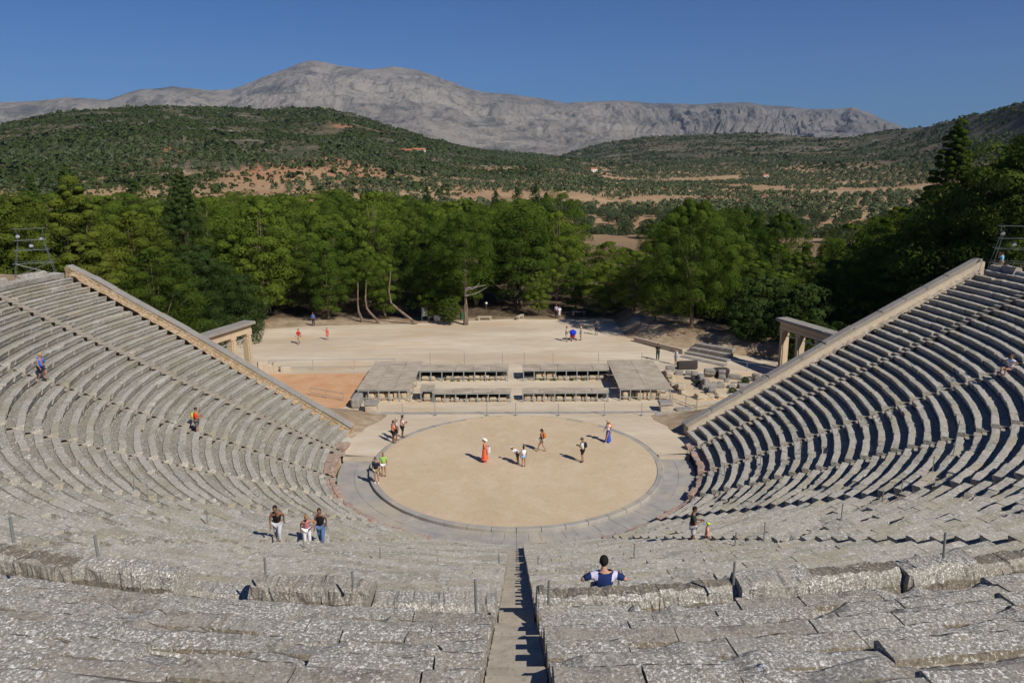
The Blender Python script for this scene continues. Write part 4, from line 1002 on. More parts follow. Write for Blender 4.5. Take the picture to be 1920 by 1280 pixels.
# rope barrier
rb = thing('rope_barrier', 'thin metal posts with a sagging rope behind the circle', 'barrier')
px_ = [(755, 779), (816, 779), (913, 779), (967, 779), (1047, 779), (1133, 779), (1203, 779)]
pp = [at(u, v) for u, v in px_]
for x, y in pp:
    b = MB(); b.tube((x, y, 0), (x, y, 1.05), .025); b.tube((x, y, 0.01), (x, y, .05), .17, .15, 12); b.ell((x, y, 1.06), (.035, .035, .035), 8, 6); b.build('post', M['postmetal'], rb)
b = MB(); allp = [(-13.0, 11.9)]+pp+[(14.3, 11.6)]
for (xa, ya), (xb, yb) in zip(allp[:-1], allp[1:]):
    pts = [(xa+(xb-xa)*t_, ya+(yb-ya)*t_, 1.0-.42*4*t_*(1-t_)*min(1, abs(xb-xa)/4)) for t_ in np.linspace(0, 1, 9)]
    b.chain(pts, [.016]*9, 5)
b.build('rope', M['rope'], rb)
rb = thing('post_line', 'thin posts with a wire standing behind the back shelters', 'barrier')
b = MB()
pl = [at(u, 684) for u in (807, 871, 942, 983, 1037, 1122, 1203)]
for x, y in pl:
    p = MB(); p.tube((x, y, 0), (x, y, 1.3), .025); p.tube((x, y, 0), (x, y, .05), .15, .13, 10); p.build('post', M['postmetal'], rb)
for (xa, ya), (xb, yb) in zip(pl[:-1], pl[1:]):
    b.chain([(xa+(xb-xa)*t_, ya+(yb-ya)*t_, 1.2-.2*4*t_*(1-t_)) for t_ in np.linspace(0, 1, 7)], [.008]*7, 4)
b.build('wire', M['rope'], rb)
def railing(label, pts, hs, h, r=.028, cat='railing', zf=lambda p: 0.):
    o = thing('metal_railing', label, cat, (0, 0, 0))
    for k, p in enumerate(pts):
        b = MB(); z = zf(p); b.tube((p[0], p[1], z), (p[0], p[1], z+h), r); b.build('post', M['frame'], o)
    for hh in hs:
        b = MB(); b.chain([(p[0], p[1], zf(p)+hh) for p in pts], [r]*len(pts), 6); b.build('rail', M['frame'], o)
railing('long grey railing behind the red earth patch', [(-25, 24.6), (-20.6, 24.7), (-16.4, 24.8), (-12.3, 24.9)], (.35, 1.08), 1.1)
railing('low railing beside the foot of the left wall', [at(583, 742), at(612, 747), at(644, 752)], (.3, .75), .8)
railing('white handrails on the ramp at the foot of the right wall', [(15.3, 11.4), (18.4, 12.6), (22.0, 13.4)], (.45, 1.0), 1.0, .035)
railing('diagonal brace rails beside the right shelter corner', [(13.75, 14.0), (14.6, 12.4), (15.3, 11.4)], (.2, .9), .95)
railing('railing across the path left of the right gateway', [at(1280, 675), at(1360, 690), at(1400, 696), at(1455, 700)], (.9,), .95, .02)

# gateways
def gateway(s, label):
    o = thing('stone_gateway', label, 'gateway', (s*27.9, 20.9, 0), 0, 'twin stone gateways at the sides of the stage')
    dirv = Vector((s*.32, -.947, 0)); ang = math.atan2(dirv.y, dirv.x); Rm = Matrix.Rotation(ang, 3, 'Z')
    Ltot = 7.6; T = .62
    def bx(name, lx, ly, lz, dx, dy, dz, mat, parent=o, bev=.02):
        b = MB(); b.box(Rm @ Vector((lx, ly, lz)), (dx, dy, dz), ang); ob = b.build(name, mat, parent)
        bv = ob.modifiers.new('bevel', 'BEVEL'); bv.width = bev; bv.segments = 2; return ob
    H = 4.05
    for k, (lx, wx) in enumerate(((-3.35, .62), (-1.0, .62), (-.62, 0), (1.65, .5), (3.45, .62))):
        if wx == 0: continue
        p = bx('pillar', lx, 0, H/2, wx, T, H, M['cream'])
        bx('capital', lx, 0, H-.12, wx+.14, T+.14, .2, M['cream'], p, .03)
        bx('pilaster', lx+wx*.12, -s*(T/2+.06), H/2-.1, wx*.45, .14, H-.25, M['cream'], p, .03)
        bx('plinth', lx, 0, .14, wx+.12, T+.16, .28, M['cream'], p, .03)
    bx('architrave', 0, 0, H+.18, Ltot, T+.02, .34, M['cream']); bx('frieze', 0, 0, H+.54, Ltot-.06, T-.06, .36, M['cream'])
    bx('dentil_course', 0, 0, H+.78, Ltot+.1, T+.2, .12, M['cream'])
    c = bx('cornice', 0, 0, H+.95, Ltot+.5, T+.75, .2, M['coping'], o, .04)
    for k in range(6): bx('cornice_slab', -3.35+k*1.34, random.gauss(0, .02), H+1.09+random.gauss(0, .008), 1.30, T+.68, .09, M['coping'], c, .02)
    for lx in (-2.2, .35): bx('steel_lintel', lx, 0, H-.55, 1.7, .08, .09, M['frame'])
gateway(-1, 'cream stone gateway of pillars and heavy cornice left of the red earth')
gateway(1, 'shaded stone gateway with lit pillar edges half behind the right wall')
# upright stones beside the left gateway
for k, (u, v, h, w_) in enumerate(((489, 705, 1.5, .5), (497, 702, 1.45, .45), (506, 700, 1.0, .6), (516, 697, 1.05, .5), (535, 695, .55, 1.1))):
    x, y = at(u, v)
    tag(rock(w_, .6, h, 70+k, M['dressed'], 'orthostat', None, (x, y, -.02), .5, .02, .03, 4, 9.), '%s upright slab in the broken row beside the left gateway' % ('first', 'second', 'third', 'fourth', 'low last')[k], 'stone slab')
# ruined walls and rubble on the right
r = np.random.default_rng(99); k = 0
for nm, (xa, ya), (xb, yb), lay, mt in (('back', (14.7, 22.6), (25.5, 18.9), 2, 'coping'), ('left', (14.6, 22.0), (15.1, 15.8), 2, 'dressed'), ('inner', (17.2, 20.8), (17.6, 15.6), 2, 'coping'), ('middle', (17.6, 17.9), (24.5, 16.9), 1, 'coping'), ('front', (15.8, 14.4), (22.0, 14.8), 1, 'cream'), ('far right', (22.5, 20.2), (26.4, 17.4), 2, 'coping')):
    L = math.hypot(xb-xa, yb-ya); a_ = math.atan2(yb-ya, xb-xa); d_ = 0.
    while d_ < L:
        l = r.uniform(.55, 1.35); zb = -.06
        for q in range(lay):
            if q and r.random() < .5: break
            h = r.uniform(.32, .55); x = xa+(xb-xa)*(d_+l/2)/L+r.normal(0, .10); y = ya+(yb-ya)*(d_+l/2)/L+r.normal(0, .12)
            o = rock(l*.96, r.uniform(.5, .8), h, 1000+k, M[mt], 'fallen_block', None, (x, y, zb), a_+r.normal(0, .16), r.normal(0, .05), .05, 3, 8.); k += 1; zb += h-.03
            tag(o, 'weathered block in the %s line of the ruined walls beside the shelters' % nm, 'stone block', 'blocks of the ruined walls, %s line' % nm)
        d_ += l+r.uniform(.0, .3)
for q in range(26):
    x, y = r.uniform(15.5, 24), r.uniform(14.6, 20.5); o = rock(r.uniform(.2, .5), r.uniform(.2, .4), r.uniform(.12, .3), 3000+q, M['coping'], 'loose_stone', None, (x, y, -.03), r.uniform(0, 3), 0, .12, 2, 3.5)
    tag(o, 'small loose stone on the earth between the ruined walls', 'stone', 'loose stones between the ruined walls')
for (x, y, s_) in ((19.4, 15.3, .5), (21.6, 18.9, .45), (17.0, 18.5, .35)):
    put(bush, x, y, 0, s_*.45, 1., 'low green plant growing among the rubble blocks', 'plant', 'green plants among the rubble')
tag(rock(2.1, .6, .85, 47, M['darkwood'], 'dark_block', None, (17.3, 24.2, 0), .05, 0, .03, 4, 8.), 'dark oblong slab beside the man photographing', 'stone block')
tag(rock(1.5, .8, .8, 48, M['darkwood'], 'dark_block', None, (20.0, 21.6, 0), .15, .05, .03, 4, 8.), 'dark square block at the back of the rubble', 'stone block')
# low wall and steps
wl = thing('low_wall', 'low curved kerb wall at the right edge of the forecourt', 'wall')
pts = [at(1190, 640), at(1210, 645), at(1235, 652), at(1260, 658), at(1282, 664)]
for (xa, ya), (xb, yb) in zip(pts[:-1], pts[1:]):
    b = MB(); L = math.hypot(xb-xa, yb-ya); b.box(((xa+xb)/2, (ya+yb)/2, .28), (L-.02, .4, .56), math.atan2(yb-ya, xb-xa)); ob = b.build('kerb_block', M['dressed'], wl); bv = ob.modifiers.new('b', 'BEVEL'); bv.width = .03
st = thing('rough_steps', 'rough stone steps climbing from the right yard to the pines', 'steps')
for k in range(6):
    f = k/5; xa, ya = at(1278+k*9, 668-k*8, .15*k); xb, yb = at(1362+k*5, 686-k*10, .15*k)
    b = MB(); L = math.hypot(xb-xa, yb-ya); n = 4
    for q in range(n):
        t0_, t1_ = q/n, (q+1)/n; cx_, cy_ = xa+(xb-xa)*(t0_+t1_)/2, ya+(yb-ya)*(t0_+t1_)/2
        b.box((cx_, cy_, .15*k-.05), (L/n-.03, .8, .34+random.gauss(0, .01)), math.atan2(yb-ya, xb-xa)+random.gauss(0, .02))
    ob = b.build('step', M['coping'], st); bv = ob.modifiers.new('b', 'BEVEL'); bv.width = .03

# benches, lamp, sign, bin at the tree line
def bench(x, y, label, rz=0.):
    o = thing('stone_bench', label, 'bench', (x, y, terr(x, y)+.004), rz, 'white stone benches at the tree line')
    b = MB(); b.box((0, 0, .44), (1.9, .45, .1)); b.build('seat', M['dressed'], o)
    for s in (-.75, .75): b = MB(); b.box((s, 0, .2), (.18, .4, .39)); b.build('leg', M['dressed'], o)
bench(*at(909, 600), 'white stone bench nearest the tall bare trunk')
bench(*at(815, 600), 'white stone bench left of the slender trunk', .1)
bench(*at(975, 598), 'white stone bench end on, left of the small pine', 1.2)
bench(*at(1085, 590), 'pale bench in deep shade under the low pines', .1)
x, y = at(912, 590); o = thing('path_lamp', 'white globe lamp on a thin post among the trees', 'lamp', (x, y, terr(x, y)))
b = MB(); b.tube((0, 0, 0), (0, 0, 1.5), .05); b.build('post', M['steel'], o); b = MB(); b.ell((0, 0, 1.6), (.17, .17, .17)); b.build('globe', M['white'], o, True)
x, y = at(797, 603); o = thing('notice_board', 'small pale notice board on legs at the tree line', 'sign', (x, y, 0), .7)
b = MB(); b.box((0, 0, 1.35), (.8, .05, 1.2)); b.build('board', M['frame'], o)
for s in (-.45, .45): b = MB(); b.tube((s, .04, 0), (s, .04, 2.0), .035); b.build('leg', M['steel'], o)
x, y = at(819, 602); tag(rock(.7, .5, .85, 61, M['white'], 'marker_stone', None, (x, y, 0), 0, 0, .02, 3, 9.), 'squat white stone beside the slender trunk', 'stone')
x, y = at(866, 599); o = thing('litter_bin', 'green litter bin left of the tall trunk', 'litter bin', (x, y, 0))
b = MB(); b.chain([(0, 0, 0), (0, 0, .85)], [.22, .28], 12); b.build('bucket', M['binmat'], o); b = MB(); b.chain([(0, 0, .85), (0, 0, .92)], [.30, .24], 12); b.build('lid', M['binmat'], o)
# bare leaning stems in the front line
for (u0, v0, u1, v1, lb) in ((783, 608, 735, 572, 'curved bare leaning trunk at the tree line'), (712, 606, 688, 580, 'dark leaning trunk left of the curved one'), (680, 604, 672, 582, 'short pale trunk in the left shade'), (547, 575, 543, 545, 'pale trunk showing above the forecourt\'s left corner')):
    x0, y0 = at(u0, v0); L = (v0-v1)/CF*100; dxx = (u1-u0)/CF*100
    b = MB(); b.chain([(0, 0, -.3), (dxx*.25, .1, L*.25), (dxx*.7, .1, L*.75), (dxx, .3, L*1.1), (dxx*1.08, .5, L*1.7), (dxx*1.0, 1.0, L*1.7+2.5)], [.22, .19, .16, .13, .10, .05], 8)
    o = b.build('leaning_trunk', M['bark']); o.location = (x0, y0, terr(x0, y0)); tag(o, lb, 'tree trunk')

# ------------------------------------------------------------------ metal posts on the seating
def seat_z(x, y):
    R = math.hypot(x, y)
    if R < RD-.0:
        k = int((R-R0)/PITCH); return Z0+RISE*min(33, max(0, k))
    k = int((R-RD)/UP); return UZ+UR*k
def cone_at(u, v):
    lo, hi = 0., 14.
    for _ in range(40):
        m = (lo+hi)/2; x, y = at(u, v, m); R = math.hypot(x, y)
        if abs(math.atan2(x, -y)) > TH0:
            ax = x+np.sign(x)*EX*math.sin(TH0); ay = y-EX*math.cos(TH0); kk = float(kst(math.atan2(abs(ax), -ay))); R = (math.hypot(ax, ay)-EX+R0*kk)/(1+kk)
        if coneh(R)-.05 > m: lo = m
        else: hi = m
    return x, y, m
PG = 'thin metal posts standing on the seat rows'
desc = ['at the left picture edge', 'second from the left picture edge', 'in the left middle rows', 'right of the pair in the left middle rows', 'above the left middle rows', 'left of the pink topped woman', 'beside the pink topped woman\'s knees']
for k, (u, vt, vb, lb) in enumerate(((713, 1012, 1048, 'between the climbing women and the central stair'), (936, 1022, 1058, 'left of the central stair, farther row'), (1008, 1022, 1058, 'right of the central stair, farther row'),
        (1189, 1013, 1047, 'left of the man with the child'), (1378, 990, 1020, 'first right of the child in the green cap'), (1432, 976, 1014, 'second right of the child in the green cap'), (1577, 940, 972, 'third right of the child in the green cap'),
        (1655, 907, 938, 'fourth right of the child, lower of a near pair'), (1690, 890, 920, 'fifth right of the child, upper of a near pair'), (1748, 857, 885, 'in the right rows, lower of two close ones'), (1787, 790, 852, 'tall, high in the right rows'), (1571, 795, 815, 'short, amid the right rows'),
        (1500, 820, 842, 'short, amid the lower right rows'), (1426, 845, 868, 'short, near the lowest right rows'), (1358, 868, 888, 'short, closest to the paved channel'), (1672, 762, 785, 'short, higher in the right rows'), (389, 948, 980, 'left of the man in black'), (277, 905, 935, 'right one of two in the left rows'), (252, 893, 918, 'left one of two in the left rows'), (570, 990, 1025, 'in front of the woman in pink'))):
    x, y, z = cone_at(u, vb); z = seat_z(x, y); L = max(.5, (vb-vt)/CF*math.hypot(x, y-CY)*1.04)
    b = MB(); b.tube((0, 0, -.1), (0, 0, L), .022, n=8); b.tube((0, 0, -.02), (0, 0, .03), .07, n=8)
    o = b.build('metal_post', M['postmetal']); o.location = (x, y, z); o.rotation_euler = (random.gauss(0, .03), random.gauss(0, .03), 0)
    tag(o, 'thin grey metal post '+lb, 'post', PG)
for k, (u, vt, vb, r_, lb) in enumerate(((25, 962, 1012, 39.9, 'by the left picture edge, near the walkway'), (183, 997, 1038, 39.5, 'second from the left near the walkway'), (498, 1040, 1072, 37.6, 'behind the throne left of the gap'), (662, 1065, 1097, 37.6, 'beside the thrones left of the stair'), (893, 1073, 1143, 38.6, 'stout, left side of the stair landing'),
        (1028, 1075, 1148, 38.6, 'stout, right side of the stair landing'), (1160, 1063, 1100, 35.7, 'just right of the seated man'), (1375, 1045, 1092, 37.6, 'among the right thrones'), (1769, 990, 1042, 37.6, 'far right by the dark gap in the thrones'))):
    dx, dy, dz = pixdir(u, vb); a_ = dx*dx+dy*dy; b_ = 2*(CX*dx+CY*dy); c_ = CX*CX+CY*CY-r_*r_
    t_ = (-b_-math.sqrt(max(0, b_*b_-4*a_*c_)))/(2*a_) if False else None
    # first crossing of the ring, walking away from the camera
    dist = None
    for q in range(1, 800):
        x, y = CX+dx*q*.05, CY+dy*q*.05
        if math.hypot(x, y) < r_: dist = q*.05; break
    zb = CH+dz*dist; L = (vb-vt)/CF*dist*.92
    x, y = CX+dx*dist, CY+dy*dist
    b = MB(); b.tube((0, 0, -.04), (0, 0, L), .024, n=8)
    o = b.build('metal_post', M['postmetal']); o.location = (x, y, zb); o.rotation_euler = (random.gauss(0, .02), random.gauss(0, .02), 0)
    tag(o, 'thin grey metal post '+lb, 'post', 'metal posts along the walkway')

# ------------------------------------------------------------------ light towers
def light_tower(loc, rz, label, hgt=3.4):
    o = thing('light_tower', label, 'light tower', loc, rz, 'scaffold light towers above the end walls')
    w0, w1 = 1.45, .85
    legs = []
    for sx in (-1, 1):
        for sy in (-1, 1):
            p0, p1 = Vector((sx*w0, sy*w0*.6, 0)), Vector((sx*w1, sy*w1*.5, hgt*.92)); legs.append((p0, p1))
            b = MB(); b.tube(p0, p1, .024); b.build('leg', M['steel'], o)
    for f in (.32, .66, .92):
        pts = [l[0].lerp(l[1], f) for l in legs]; b = MB()
        for a, c in ((0, 1), (1, 3), (3, 2), (2, 0)): e = (pts[c]-pts[a]).normalized()*.25; b.tube(pts[a]-e, pts[c]+e, .018)
        b.build('cross_bar', M['steel'], o)
    b = MB(); b.tube(legs[0][0], legs[2][0].lerp(legs[2][1], .32), .025); b.tube(legs[2][0], legs[0][0].lerp(legs[0][1], .32), .025); b.build('brace', M['steel'], o)
    b = MB(); b.tube((-w1-.1, 0, hgt*.92), (-w1-.1, 0, hgt*1.12), .025); b.tube((w1+.1, 0, hgt*.92), (w1+.1, 0, hgt*1.12), .025); b.tube((-w1-.35, 0, hgt*1.12), (w1+.35, 0, hgt*1.12), .03); b.build('top_bar', M['steel'], o)
    for x, z in ((-w1, hgt*.98), (.0, hgt*.74), (w1-.05, hgt*.9)):
        b = MB(); b.chain([(x, -.35, z-.12), (x, -.1, z-.02), (x, .12, z+.06)], [.17, .15, .09], 12); b.tube((x, -.1, z), (x, -.1, z+.22), .02); l = b.build('spotlight', M['lamp'], o)
        b = MB(); b.chain([(x, -.37, z-.13), (x, -.355, z-.12)], [.15, .155], 12); b.build('lens', M['glass'], l)
lx, ly = at(66, 506, 11.9)
light_tower((lx, ly, ZD), .5, 'scaffold light tower with spotlights above the left end of the rows')
lx, ly = at(1893, 507, 11.9)
light_tower((lx, ly, ZD), -.4, 'scaffold light tower with spotlights above the right end of the rows')

# far buildings
def house(u, v, w_, d_, h, label, mat, dist=None, z=None):
    # walk along the ray to the terrain
    dx, dy, dz = pixdir(u, v); q = 300.
    while q < 2400 and CH+dz*q > terr(CX+dx*q, CY+dy*q): q += 8.
    x, y = CX+dx*q, CY+dy*q; z = terr(x, y)
    o = thing('farm_house', label, 'house', (x, y, z-.3), random.uniform(-.3, .3))
    b = MB(); b.box((0, 0, h/2), (w_, d_, h)); b.build('wall', mat, o)
    b = MB(); b.add([(-w_/2-.4, -d_/2-.4, h), (w_/2+.4, -d_/2-.4, h), (w_/2+.4, d_/2+.4, h), (-w_/2-.4, d_/2+.4, h), (-w_/2-.4, 0, h+d_*.3), (w_/2+.4, 0, h+d_*.3)], [(0, 1, 5, 4), (2, 3, 4, 5), (0, 4, 3), (1, 2, 5), (3, 2, 1, 0)]); b.build('roof', M['roof_tile'], o)
    for s in (-.3, .0, .3): b = MB(); b.box((s*w_, -d_/2-.01, h*.5), (w_*.1, .06, h*.35)); b.build('window', M['darkwood'], o)
house(1113, 324, 9, 7, 5, 'small white house far across the valley', M['wallwhite'])
house(786, 287, 16, 7, 3.5, 'red roofed farmhouse on the left hill slope', M['wallwhite'])
house(755, 287, 22, 7, 3, 'long low farm shed left of the red roofed farmhouse', M['coping'])
house(1435, 335, 7, 6, 4, 'tiny white hut far in the right groves', M['wallwhite'])

# ------------------------------------------------------------------ people
def skin_mesh(pts, edges, rad, sub=1):
    me = bpy.data.meshes.new('tmp'); me.from_pydata([tuple(p) for p in pts], edges, [])
    ob = bpy.data.objects.new('tmp', me); C.objects.link(ob)
    ob.modifiers.new('s', 'SKIN')
    for i, r in enumerate(rad):
        sv = me.skin_vertices[0].data[i]; sv.radius = (r, r) if not hasattr(r, '__len__') else r; sv.use_root = (i == 0)
    sb = ob.modifiers.new('d', 'SUBSURF'); sb.levels = sub; sb.render_levels = sub
    dg = bpy.context.evaluated_depsgraph_get(); dg.update(); ev = ob.evaluated_get(dg); m2 = ev.to_mesh()
    V = [tuple(v.co) for v in m2.vertices]; F = [tuple(p.vertices) for p in m2.polygons]
    ev.to_mesh_clear(); bpy.data.objects.remove(ob); bpy.data.meshes.remove(me); return V, F
_cm = {}
def cmat(col, rough=.85):
    k = tuple(col)
    if k not in _cm: _cm[k] = plain('cloth_%d' % len(_cm), col, rough, 0, .08, 20)
    return _cm[k]
SKIN, SKIN2, SKIN3 = (.50, .28, .19), (.38, .20, .13), (.25, .125, .075)
eyem = plain('eye', (.03, .02, .02), .3); lipm = plain('lips', (.38, .13, .11), .6)
def person(label, loc, face, h=1.72, pose='stand', skin=SKIN, hair=(.04, .025, .015), hairlen=0, top=(.6, .6, .6), sleeve=.5, bottom=(.1, .1, .12), btype='shorts', shoes=(.12, .1, .09), hat=None, bag=None, held=None, lean=0., stripes=None, group=None, name='person'):
    """face: heading in degrees, 0 = away from the viewer (+y), 90 = towards -x"""
    o = thing(name, label, 'person', loc, R_(face), group); k = h/1.72
    J = dict(pel=(0, 0, .93), spi=(0, 0, 1.14), che=(0, 0, 1.33), nec=(0, -.005, 1.475), hed=(0, .015, 1.60),
             shL=(-.175, 0, 1.40), shR=(.175, 0, 1.40), elL=(-.235, -.03, 1.13), elR=(.235, -.03, 1.13), wrL=(-.235, .05, .88), wrR=(.235, .05, .88),
             hiL=(-.095, 0, .88), hiR=(.095, 0, .88), knL=(-.10, .02, .48), knR=(.10, .02, .48), anL=(-.10, -.03, .08), anR=(.10, -.03, .08), toL=(-.12, .13, .03), toR=(.12, .13, .03))
    if pose in ('walk', 'climb'):
        J.update(knL=(-.09, .20, .50), anL=(-.09, .26, .10), toL=(-.10, .42, .05), knR=(.09, -.03, .48), anR=(.09, -.27, .12), toR=(.10, -.13, .03), elL=(-.23, -.12, 1.14), wrL=(-.22, -.10, .90), elR=(.23, .07, 1.14), wrR=(.22, .22, .95))
    if pose == 'climb': J.update(knL=(-.09, .28, .66), anL=(-.09, .24, .26), toL=(-.10, .40, .20))
    if pose == 'phone': J.update(elL=(-.21, .05, 1.12), elR=(.21, .05, 1.12), wrL=(-.06, .30, 1.18), wrR=(.06, .30, 1.16))
    if pose == 'camera': J.update(elL=(-.26, .18, 1.25), elR=(.26, .18, 1.25), wrL=(-.08, .22, 1.55), wrR=(.10, .22, 1.56))
    if pose == 'point': J.update(elR=(.32, .16, 1.36), wrR=(.40, .38, 1.48))
    if pose == 'elbows': J.update(elL=(-.40, .05, 1.30), wrL=(-.26, .24, 1.38))
    if pose == 'sit':
        J.update(knL=(-.16, .46, .95), knR=(.16, .46, .95), anL=(-.16, .50, .55), anR=(.16, .50, .55), toL=(-.18, .66, .50), toR=(.18, .66, .50), elL=(-.43, -.04, 1.30), wrL=(-.34, .18, 1.27), elR=(.44, -.06, 1.31), wrR=(.36, .20, 1.26), shL=(-.20, 0, 1.41), shR=(.20, 0, 1.41))
    if lean:
        for j in ('spi', 'che', 'nec', 'hed', 'shL', 'shR', 'elL', 'elR', 'wrL', 'wrR'):
            x, y, z = J[j]; y0, z0 = y, z-.93; c, s = math.cos(lean), math.sin(lean)
            f = .5 if j == 'spi' else 1
            J[j] = (x, y0*math.cos(lean*f)+z0*math.sin(lean*f), .93-y0*math.sin(lean*f)+z0*math.cos(lean*f))
        for j in ('wrL', 'wrR', 'elL', 'elR'):
            if lean > .5: x, y, z = J[j]; J[j] = (x, y+.05, z)
    J = {a: Vector(b)*k for a, b in J.items()}
    ks = list(J); idx = {a: i for i, a in enumerate(ks)}
    rd = dict(pel=.135, spi=.115, che=.125, nec=.055, hed=.05, shL=.062, shR=.062, elL=.042, elR=.042, wrL=.028, wrR=.028, hiL=.095, hiR=.095, knL=.058, knR=.058, anL=.038, anR=.038, toL=.034, toR=.034)
    if name == 'child': rd = {a: b*.95 for a, b in rd.items()}
    ed = [('pel', 'spi'), ('spi', 'che'), ('che', 'nec'), ('nec', 'hed'), ('che', 'shL'), ('shL', 'elL'), ('elL', 'wrL'), ('che', 'shR'), ('shR', 'elR'), ('elR', 'wrR'), ('pel', 'hiL'), ('hiL', 'knL'), ('knL', 'anL'), ('anL', 'toL'), ('pel', 'hiR'), ('hiR', 'knR'), ('knR', 'anR'), ('anR', 'toR')]
    V, F = skin_mesh([J[a] for a in ks], [(idx[a], idx[b]) for a, b in ed], [rd[a]*k for a in ks])
    b = MB(); b.add(V, F)
    hc = J['hed']+Vector((0, .02, .055))*k; nod = -.0-lean*.8
    if pose == 'phone': nod -= .5
    HM = Matrix.Rotation(nod, 3, 'X')
    b.ell(hc, (.078*k, .098*k, .118*k), 14, 10, 0, HM)
    b.ell(hc+HM @ Vector((0, .04, -.065))*k, (.055*k, .06*k, .05*k), 10, 8, 0, HM)
    b.ell(hc+HM @ Vector((0, .102, -.015))*k, (.014*k, .022*k, .028*k), 8, 6, 0, HM)
    for s in (-1, 1):
        b.ell(hc+HM @ Vector((s*.08, -.005, -.01))*k, (.012*k, .022*k, .032*k), 8, 6, 0, HM)
        b.ell(hc+HM @ Vector((s*.03, .088, .012))*k, (.013*k, .01*k, .009*k), 8, 6, 1, HM)
    b.ell(hc+HM @ Vector((0, .094, -.06))*k, (.024*k, .008*k, .009*k), 8, 6, 2, HM)
    for s, wr, el in ((-1, 'wrL', 'elL'), (1, 'wrR', 'elR')):       # hands
        d = (J[wr]-J[el]).normalized(); sd = Vector((1, 0, 0)); nx = d.cross(sd); nx = nx.normalized() if nx.length > .1 else Vector((0, 0, 1)); w2 = nx.cross(d).normalized()
        p0 = J[wr]-d*.01*k; b.chain([p0, p0+d*.05*k, p0+d*.095*k], [.026*k, .036*k, .03*k], 8)
        for q, L_ in enumerate((.065, .078, .072, .055)):
            st_ = p0+d*.088*k+nx*(q-1.5)*.017*k; m_ = st_+d*L_*.55*k+w2*.012*k*s; e_ = m_+d*L_*.4*k+w2*.03*k*s; b.chain([st_, m_, e_], [.0095*k, .0085*k, .006*k], 6)
        st_ = p0+d*.035*k-nx*.03*k; b.chain([st_, st_+d*.03*k-nx*.025*k, st_+d*.06*k-nx*.03*k], [.012*k, .01*k, .007*k], 6)
    b.build('body', [cmat(skin, .6), eyem, lipm], o, True)
    L = lambda a, c, t: J[a].lerp(J[c], t)
    # top
    if top is not None:
        pts = [L('pel', 'spi', -.10), J['spi'], J['che'], L('che', 'nec', .55), J['shL'], J['shR']]
        rds = [.165, .15, .158, .075, .086, .086]; e = [(0, 1), (1, 2), (2, 3), (2, 4), (2, 5)]
        if sleeve > 0:
            pts += [L('shL', 'elL', min(1, sleeve*1.7)), L('shR', 'elR', min(1, sleeve*1.7))]; rds += [.066, .066]; e += [(4, 6), (5, 7)]
            if sleeve > .7: pts += [L('elL', 'wrL', .9), L('elR', 'wrR', .9)]; rds += [.045, .045]; e += [(6, 8), (7, 9)]
        V, F = skin_mesh(pts, e, [q*k for q in rds]); q = MB(); q.add(V, F)
        if stripes:
            for fi, f in enumerate(F):
                c = sum((Vector(V[j]) for j in f), Vector())/len(f)/k
                if stripes(c): q.m[fi] = 1
        q.build('shirt', [cmat(top), cmat((.62, .60, .78))], o, True)
    def lathe(z0, z1, r0, r1, cx=0, cy=0, fr=None):
        q = MB(); n = 18; m = 9; V = []; F = []
        for i in range(m+1):
            t_ = i/m; z = z0+(z1-z0)*t_; rr = r0+(r1-r0)*t_
            for j in range(n):
                a = 2*PI*j/n; fl = 1+.09*t_*math.sin(5*a+label.__len__()); V.append(((cx+rr*fl*math.cos(a))*k, (cy+rr*.78*fl*math.sin(a))*k, z*k))
        for i in range(m):
            for j in range(n): F.append((i*n+j, i*n+(j+1) % n, (i+1)*n+(j+1) % n, (i+1)*n+j))
        F += [tuple(range(n)), tuple(range((m+1)*n-1, m*n-1, -1))]
        q.add(V, F); return q
    if btype in ('shorts', 'trousers', 'short'):
        fr = dict(short=.42, shorts=.85, trousers=1)[btype]
        pts = [J['pel']+Vector((0, 0, .03)), J['hiL'], J['hiR'], L('hiL', 'knL', fr), L('hiR', 'knR', fr)]; rds = [.148, .112, .112, .088 if btype != 'trousers' else .078]*1; rds = [.148, .112, .112]+[.092 if btype != 'trousers' else .075]*2
        e = [(0, 1), (0, 2), (1, 3), (2, 4)]
        if btype == 'trousers': pts += [L('knL', 'anL', .95), L('knR', 'anR', .95)]; rds += [.066, .066]; e += [(3, 5), (4, 6)]
        V, F = skin_mesh(pts, e, [q*k for q in rds]); q = MB(); q.add(V, F); q.build(btype if btype != 'short' else 'shorts', cmat(bottom), o, True)
    elif btype == 'skirt': lathe(1.02, .10, .15, .27).build('skirt', cmat(bottom), o, True)
    elif btype == 'kneeskirt': lathe(1.0, .48, .15, .21).build('skirt', cmat(bottom), o, True)
    elif btype == 'dress': lathe(1.25, .22, .155, .31).build('dress', cmat(bottom), o, True)
    for s, an, to in ((-1, 'anL', 'toL'), (1, 'anR', 'toR')):
        q = MB(); a, c = J[an], J[to]; d = (c-a); q.ell(a.lerp(c, .5)+Vector((0, 0, -.02*k)), (.048*k, .13*k, .042*k), 10, 6, 0, Matrix.Rotation(math.atan2(-d.x, max(d.y, .01)), 3, 'Z')); q.build('shoe', cmat(shoes), o, True)
    if hair is not None:
        q = MB(); q.ell(hc+HM @ Vector((0, -.018, .026))*k, (.088*k, .104*k, .108*k), 14, 10, 0, HM)
        if hairlen: q.chain([hc+HM @ Vector((0, -.06, .03))*k, hc+HM @ Vector((0, -.10, -.10))*k, hc+HM @ Vector((0, -.10, -.10-hairlen))*k], [.075*k, .07*k, .03*k], 10)
        # the face stays free
        Hi = HM.inverted(); nv = []
        for p in q.v:
            lo = Hi @ (Vector(p)-hc)
            if lo.y > .045*k and lo.z < .07*k: lo.y = .045*k+(lo.y-.045*k)*.03
            nv.append(tuple(hc+HM @ lo))
        q.v = nv
